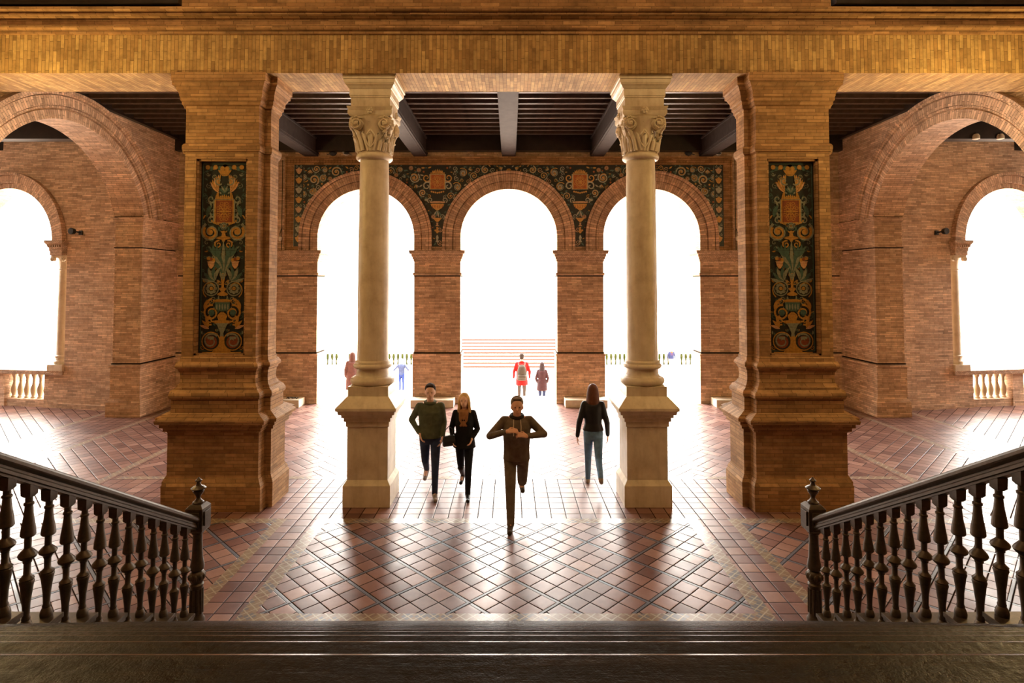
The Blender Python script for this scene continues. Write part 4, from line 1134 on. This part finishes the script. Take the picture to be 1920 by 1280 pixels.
def cloth(name, rgb, rough=.85): return plain(name, rgb, rough, var=.22, scale=14, bump=.002, spec=.25)
M['eye'] = plain('eye_dark', (40,30,26), .2); M['cream'] = plain('cream_cord', (220,205,180), .7)
skin = plain('skin', (222,168,140), .55, var=.06, scale=12); skin2 = plain('skin_light', (234,190,166), .55, var=.06, scale=12)
DN = (0, 0, -1)
FY = PI
person('man in an olive green jumper and dark jeans, walking beside the blonde woman', (-1.21, 9.15, 0), FY+R(4), 1.74,
    [(1, -20, 34, 25), (-1, 17, 5, -4)],
    {1: ((.30,-.07,1.19), (.16,.07,1.0), (-.3,.5,-.8), (-1,0,0), .5), -1: ((-.215,-.05,1.14), (-.20,.10,.95), (.25,.35,-.9), (1,0,0), .5)},
    dict(skin=skin2, legs=cloth('dark_denim', (46,56,80)), shoes=cloth('grey_suede', (140,130,124)), top=cloth('olive_knit', (88,92,70)), topname='jumper', hair='short', hairmat=cloth('dark_brown_hair', (58,42,32)), loose=.024, collar='round', collarmat=cloth('olive_rib', (80,84,62))))
person('blonde woman in a black jacket, brown scarf and black boots, walking', (-.67, 9.1, 0), FY-R(3), 1.61,
    [(1, -18, 30, 22), (-1, 15, 4, -4)],
    {1: ((.225,-.05,1.15), (.19,.09,.99), (-.2,.4,-.8), (-1,0,0), .7), -1: ((-.22,-.04,1.14), (-.15,.13,1.02), (.3,.4,-.8), (1,0,0), .6)},
    dict(fem=1, skin=skin2, legs=cloth('black_leggings', (22,24,32)), shoes=cloth('black_leather', (18,16,16), .4), boots=1, top=cloth('black_coat', (24,22,24)), hem=.84, hair='long', hairlen=.34, hairmat=cloth('blonde_hair', (214,176,122), .6), collar='scarf', collarmat=cloth('brown_scarf', (150,104,66)), loose=.02))
person('man in taupe hooded top and trousers striding nearest the stairs, hands raised to his chest', (.13, 8.03, 0), FY+R(2), 1.80,
    [(-1, -26, 48, 25), (1, 15, 3, -3)],
    {1: ((.36,.05,1.22), (.14,.25,1.33), (-.7,.2,.15), (0,-.6,-.6), .9), -1: ((-.36,.05,1.24), (-.12,.26,1.27), (.7,.2,.2), (0,-.6,-.6), .9)},
    dict(skin=skin, legs=cloth('taupe_trousers', (112,98,84)), shoes=cloth('brown_trainers', (70,56,46)), top=cloth('taupe_hoodie', (108,94,80)), topname='hooded_top', hair='short', hairmat=cloth('grey_brown_hair', (128,112,98)), loose=.026, hem=.88, nod=.9, lean=.07, collar='round', collarmat=cloth('dark_hood', (48,40,34)), strings=1, flare=1.12, thumb=1))
person('woman with long brown hair in a black leather jacket and blue jeans, seen from behind', (1.39, 9.5, 0), R(-4), 1.66,
    [(1, -20, 46, 28), (-1, 14, 4, -3)],
    {1: ((.235,-.05,1.12), (.255,.06,.88), DN, (-1,0,0), .5), -1: ((-.24,-.06,1.12), (-.27,.02,.86), DN, (1,0,0), .5)},
    dict(fem=1, skin=skin2, legs=cloth('blue_denim', (98,128,156)), shoes=cloth('beige_trainers', (150,134,118)), top=cloth('black_leather_jacket', (34,31,32), .45), hair='back', hairlen=.26, hairmat=cloth('chestnut_hair', (92,52,32), .55), collar='round', collarmat=cloth('leather_collar', (30,28,28), .5), loose=.024, hem=.98))
V2 = dict(vox=.013)
person('person in a red hooded coat seen from behind in the centre arch', (.43, 19.7, -.84), R(2), 1.74,
    [(1, -4, 6, 0), (-1, 5, 4, 0)], {1: ((.27,-.02,1.15), (.27,.08,.92), DN, (-1,0,0), .4), -1: ((-.27,-.02,1.15), (-.27,.08,.92), DN, (1,0,0), .4)},
    dict(skin=skin, legs=cloth('dark_trousers', (60,52,48)), shoes=cloth('dark_shoes', (40,36,34)), top=cloth('red_coat', (132,8,6)), topname='coat', hem=.70, loose=.035, hair='short', hairmat=cloth('dark_hair', (44,34,30)), collar='round', collarmat=cloth('red_hood', (128,8,6)), **V2))
person('woman with long dark hair in a maroon coat, right of the red coat', (1.17, 20.7, -1.12), R(-6), 1.60,
    [(1, -6, 8, 0), (-1, 6, 4, 0)], {1: ((.24,-.04,1.13), (.2,.1,.95), (0,.5,-.8), (-1,0,0), .5), -1: ((-.24,-.04,1.13), (-.2,.1,.95), (0,.5,-.8), (1,0,0), .5)},
    dict(fem=1, skin=skin, legs=cloth('mid_denim', (22,32,60)), shoes=cloth('black_shoes', (34,32,34)), top=cloth('maroon_coat', (44,20,22)), topname='coat', hem=.66, loose=.03, hair='back', hairlen=.34, hairmat=cloth('black_hair', (38,26,26)), **V2))
person('person in a long brown coat, half hidden behind the left marble column', (-5.18, 19.25, -.70), R(20), 1.70,
    [(1, -4, 6, 0), (-1, 5, 4, 0)], {1: ((.23,-.02,1.15), (.22,.06,.93), DN, (-1,0,0), .4), -1: ((-.23,-.02,1.15), (-.22,.06,.93), DN, (1,0,0), .4)},
    dict(fem=1, skin=skin, legs=cloth('brown_trousers', (50,30,24)), shoes=cloth('brown_shoes', (80,56,44)), top=cloth('brown_coat', (58,30,24)), topname='coat', hem=.5, loose=.04, hair='back', hairlen=.3, hairmat=cloth('auburn_hair', (56,30,24)), **V2))
person('man in blue shirt and jeans, hands on hips, through the left arch', (-6.05, 32.6, -2.8), R(0), 1.84,
    [(1, 1, 1, 0), (-1, 1, 1, 0)], {1: ((.37,-.08,1.18), (.19,.02,1.04), (-.7,.5,-.3), (0,0,1), .4), -1: ((-.37,-.08,1.18), (-.19,.02,1.04), (.7,.5,-.3), (0,0,1), .4)},
    dict(skin=skin2, legs=cloth('bright_denim', (10,26,70)), shoes=cloth('white_shoes', (214,210,204)), top=cloth('blue_grey_shirt', (30,36,58)), topname='shirt', hem=.9, hair='short', hairmat=cloth('grey_hair', (140,130,120)), sleeve=.9, lean=0, **V2))
person('far person in an orange top and open dark blue jacket, beside the right marble column', (11.2, 40.3, -2.8), FY, 1.62,
    [(1, -12, 20, 10), (-1, 14, 4, 0)], {1: ((.26,-.02,1.15), (.24,.1,.95), DN, (-1,0,0), .4), -1: ((-.26,-.02,1.15), (-.24,.1,.95), DN, (1,0,0), .4)},
    dict(skin=skin, legs=cloth('pale_trousers', (168,160,170)), shoes=cloth('far_shoes', (90,84,90)), top=cloth('navy_jacket', (12,16,44)), collar='scarf', collarmat=cloth('orange_top', (140,36,8)), hair='short', hairmat=cloth('far_dark_hair', (50,36,32)), loose=.03, **V2))
# carried things
def bag():
    t = thing('handbag', 'small black leather handbag hanging at the blonde woman\'s side', 'bag', (-.90, 8.97, .80), R(30))
    t.scale = (.72, .8, .85)
    b = MB(); b.loft([[(-.13,-.04,0),(.13,-.04,0),(.13,.04,0),(-.13,.04,0)], [(-.135,-.05,.1),(.135,-.05,.1),(.135,.05,.1),(-.135,.05,.1)], [(-.115,-.02,.19),(.115,-.02,.19),(.115,.02,.19),(-.115,.02,.19)]]); b.build('bag_body', M['leather'], t, bevel=.012)
    b = MB(); b.path([(-.10,0,.185),(-.07,0,.30),(.0,0,.35),(.08,0,.30),(.10,0,.185)], .008); b.build('handle', M['leather'], t, True)
    b = MB(); b.loft([[(-.12,-.052,.09),(.12,-.052,.09),(.12,-.046,.09),(-.12,-.046,.09)], [(-.118,-.03,.185),(.118,-.03,.185),(.118,-.02,.185),(-.118,-.02,.185)]]); b.build('flap', M['leather'], t)
M['leather'] = plain('bag_leather', (20,18,18), .35)
bag()
t = thing('backpack', 'grey backpack on the back of the person in the red coat', 'backpack', (.43, 19.49, .05), R(2))
b = MB(); eloft(b, [(0,.02,-.02,.13,.07),(0,0,.02,.16,.11),(0,0,.30,.155,.11),(0,.02,.44,.12,.085),(0,.04,.50,.06,.04)]); rcone(b, (-.08,-.09,.12), (.08,-.09,.12), .065, .065); remesh(b, 'pack_body', cloth('grey_canvas', (52,44,36)), t, .012)
for s in (-1, 1):
    b = MB(); b.path([(s*.09,.05,.46),(s*.11,.14,.53),(s*.12,.27,.45),(s*.12,.30,.25)], .016); b.build('strap', cloth('strap_grey', (84,74,66)), t, True)
#PEOPLE_END

# ================================================================== LIGHT
def world():
    w = bpy.data.worlds.new('World'); scn.world = w; w.use_nodes = True; nt = w.node_tree; X.nt = nt
    bg = nt.nodes['Background']; tc = nt.nodes.new('ShaderNodeTexCoord'); x, y, z = sep(tc.outputs['Generated'])
    c = ramp(z, [(0.0, (.60,.57,.50)), (.17, (.60,.57,.50)), (.30, (1,.95,.87)), (1.0, (1,.96,.9))])
    n = nt.nodes.new('ShaderNodeValToRGB'); nt.links.new(z.s, n.inputs[0])
    e = n.color_ramp.elements; e[0].position = .16; e[0].color = (.17,.17,.17,1); e[1].position = .34; e[1].color = (1,1,1,1)
    nt.links.new(c, bg.inputs['Color']); st = X(n.outputs[0])*SKY; nt.links.new(st.s, bg.inputs['Strength'])
SKY = 38.0
world()
def lamp(name, loc, power, rgb, size=.12, kind='POINT', rot=None, spot=None):
    l = bpy.data.lights.new(name, kind); l.energy = power; l.color = rgb
    if kind == 'AREA': l.shape = 'RECTANGLE'; l.size, l.size_y = size
    else: l.shadow_soft_size = size
    if spot: l.spot_size = spot; l.spot_blend = .6
    o = bpy.data.objects.new(name, l); col.objects.link(o); o.location = loc
    if rot: o.rotation_euler = rot
    return o
WARM = (1, .70, .25)
for s in (-1, 1):
    lamp('wall_lamp_light', (s*7.0, 7.4, 5.2), 250, WARM, .15)
    lamp('stair_fill_light', (s*4.6, 4.6, 8.6), 240, (1, .70, .32), .3)  # unseen warm fill, added to light the pier and column fronts
    lamp('bay_fill_light', (s*13.5, 12.5, 6.2), 90, (1, .68, .42), .3)  # unseen fill added to brighten the gallery and its side bays
lamp('stair_fill_light', (0, 3.5, 9.4), 200, (1, .68, .34), .4)  # centre one of the added warm fill lights, no fixture

# ================================================================== CAMERA
cam = bpy.data.cameras.new('camera'); co = bpy.data.objects.new('camera', cam); col.objects.link(co)
cam.sensor_width = 36; cam.lens = 1085/1920*36; cam.sensor_fit = 'HORIZONTAL'
cam.shift_x = (960-957)/1920; cam.shift_y = -(640-492.11)/1920
co.location = (CAMX, 0, CAMZ); co.rotation_euler = (R(92), 0, 0); cam.clip_start = .03; cam.clip_end = 400
scn.camera = co
scn.view_settings.view_transform = 'Standard'; scn.view_settings.look = 'None'; scn.view_settings.exposure = 0; scn.view_settings.gamma = 1
scn.view_settings.use_curve_mapping = False
try:
    scn.cycles.use_denoising = True; scn.cycles.max_bounces = 8; scn.cycles.diffuse_bounces = 6; scn.cycles.sample_clamp_indirect = 12
except Exception: pass
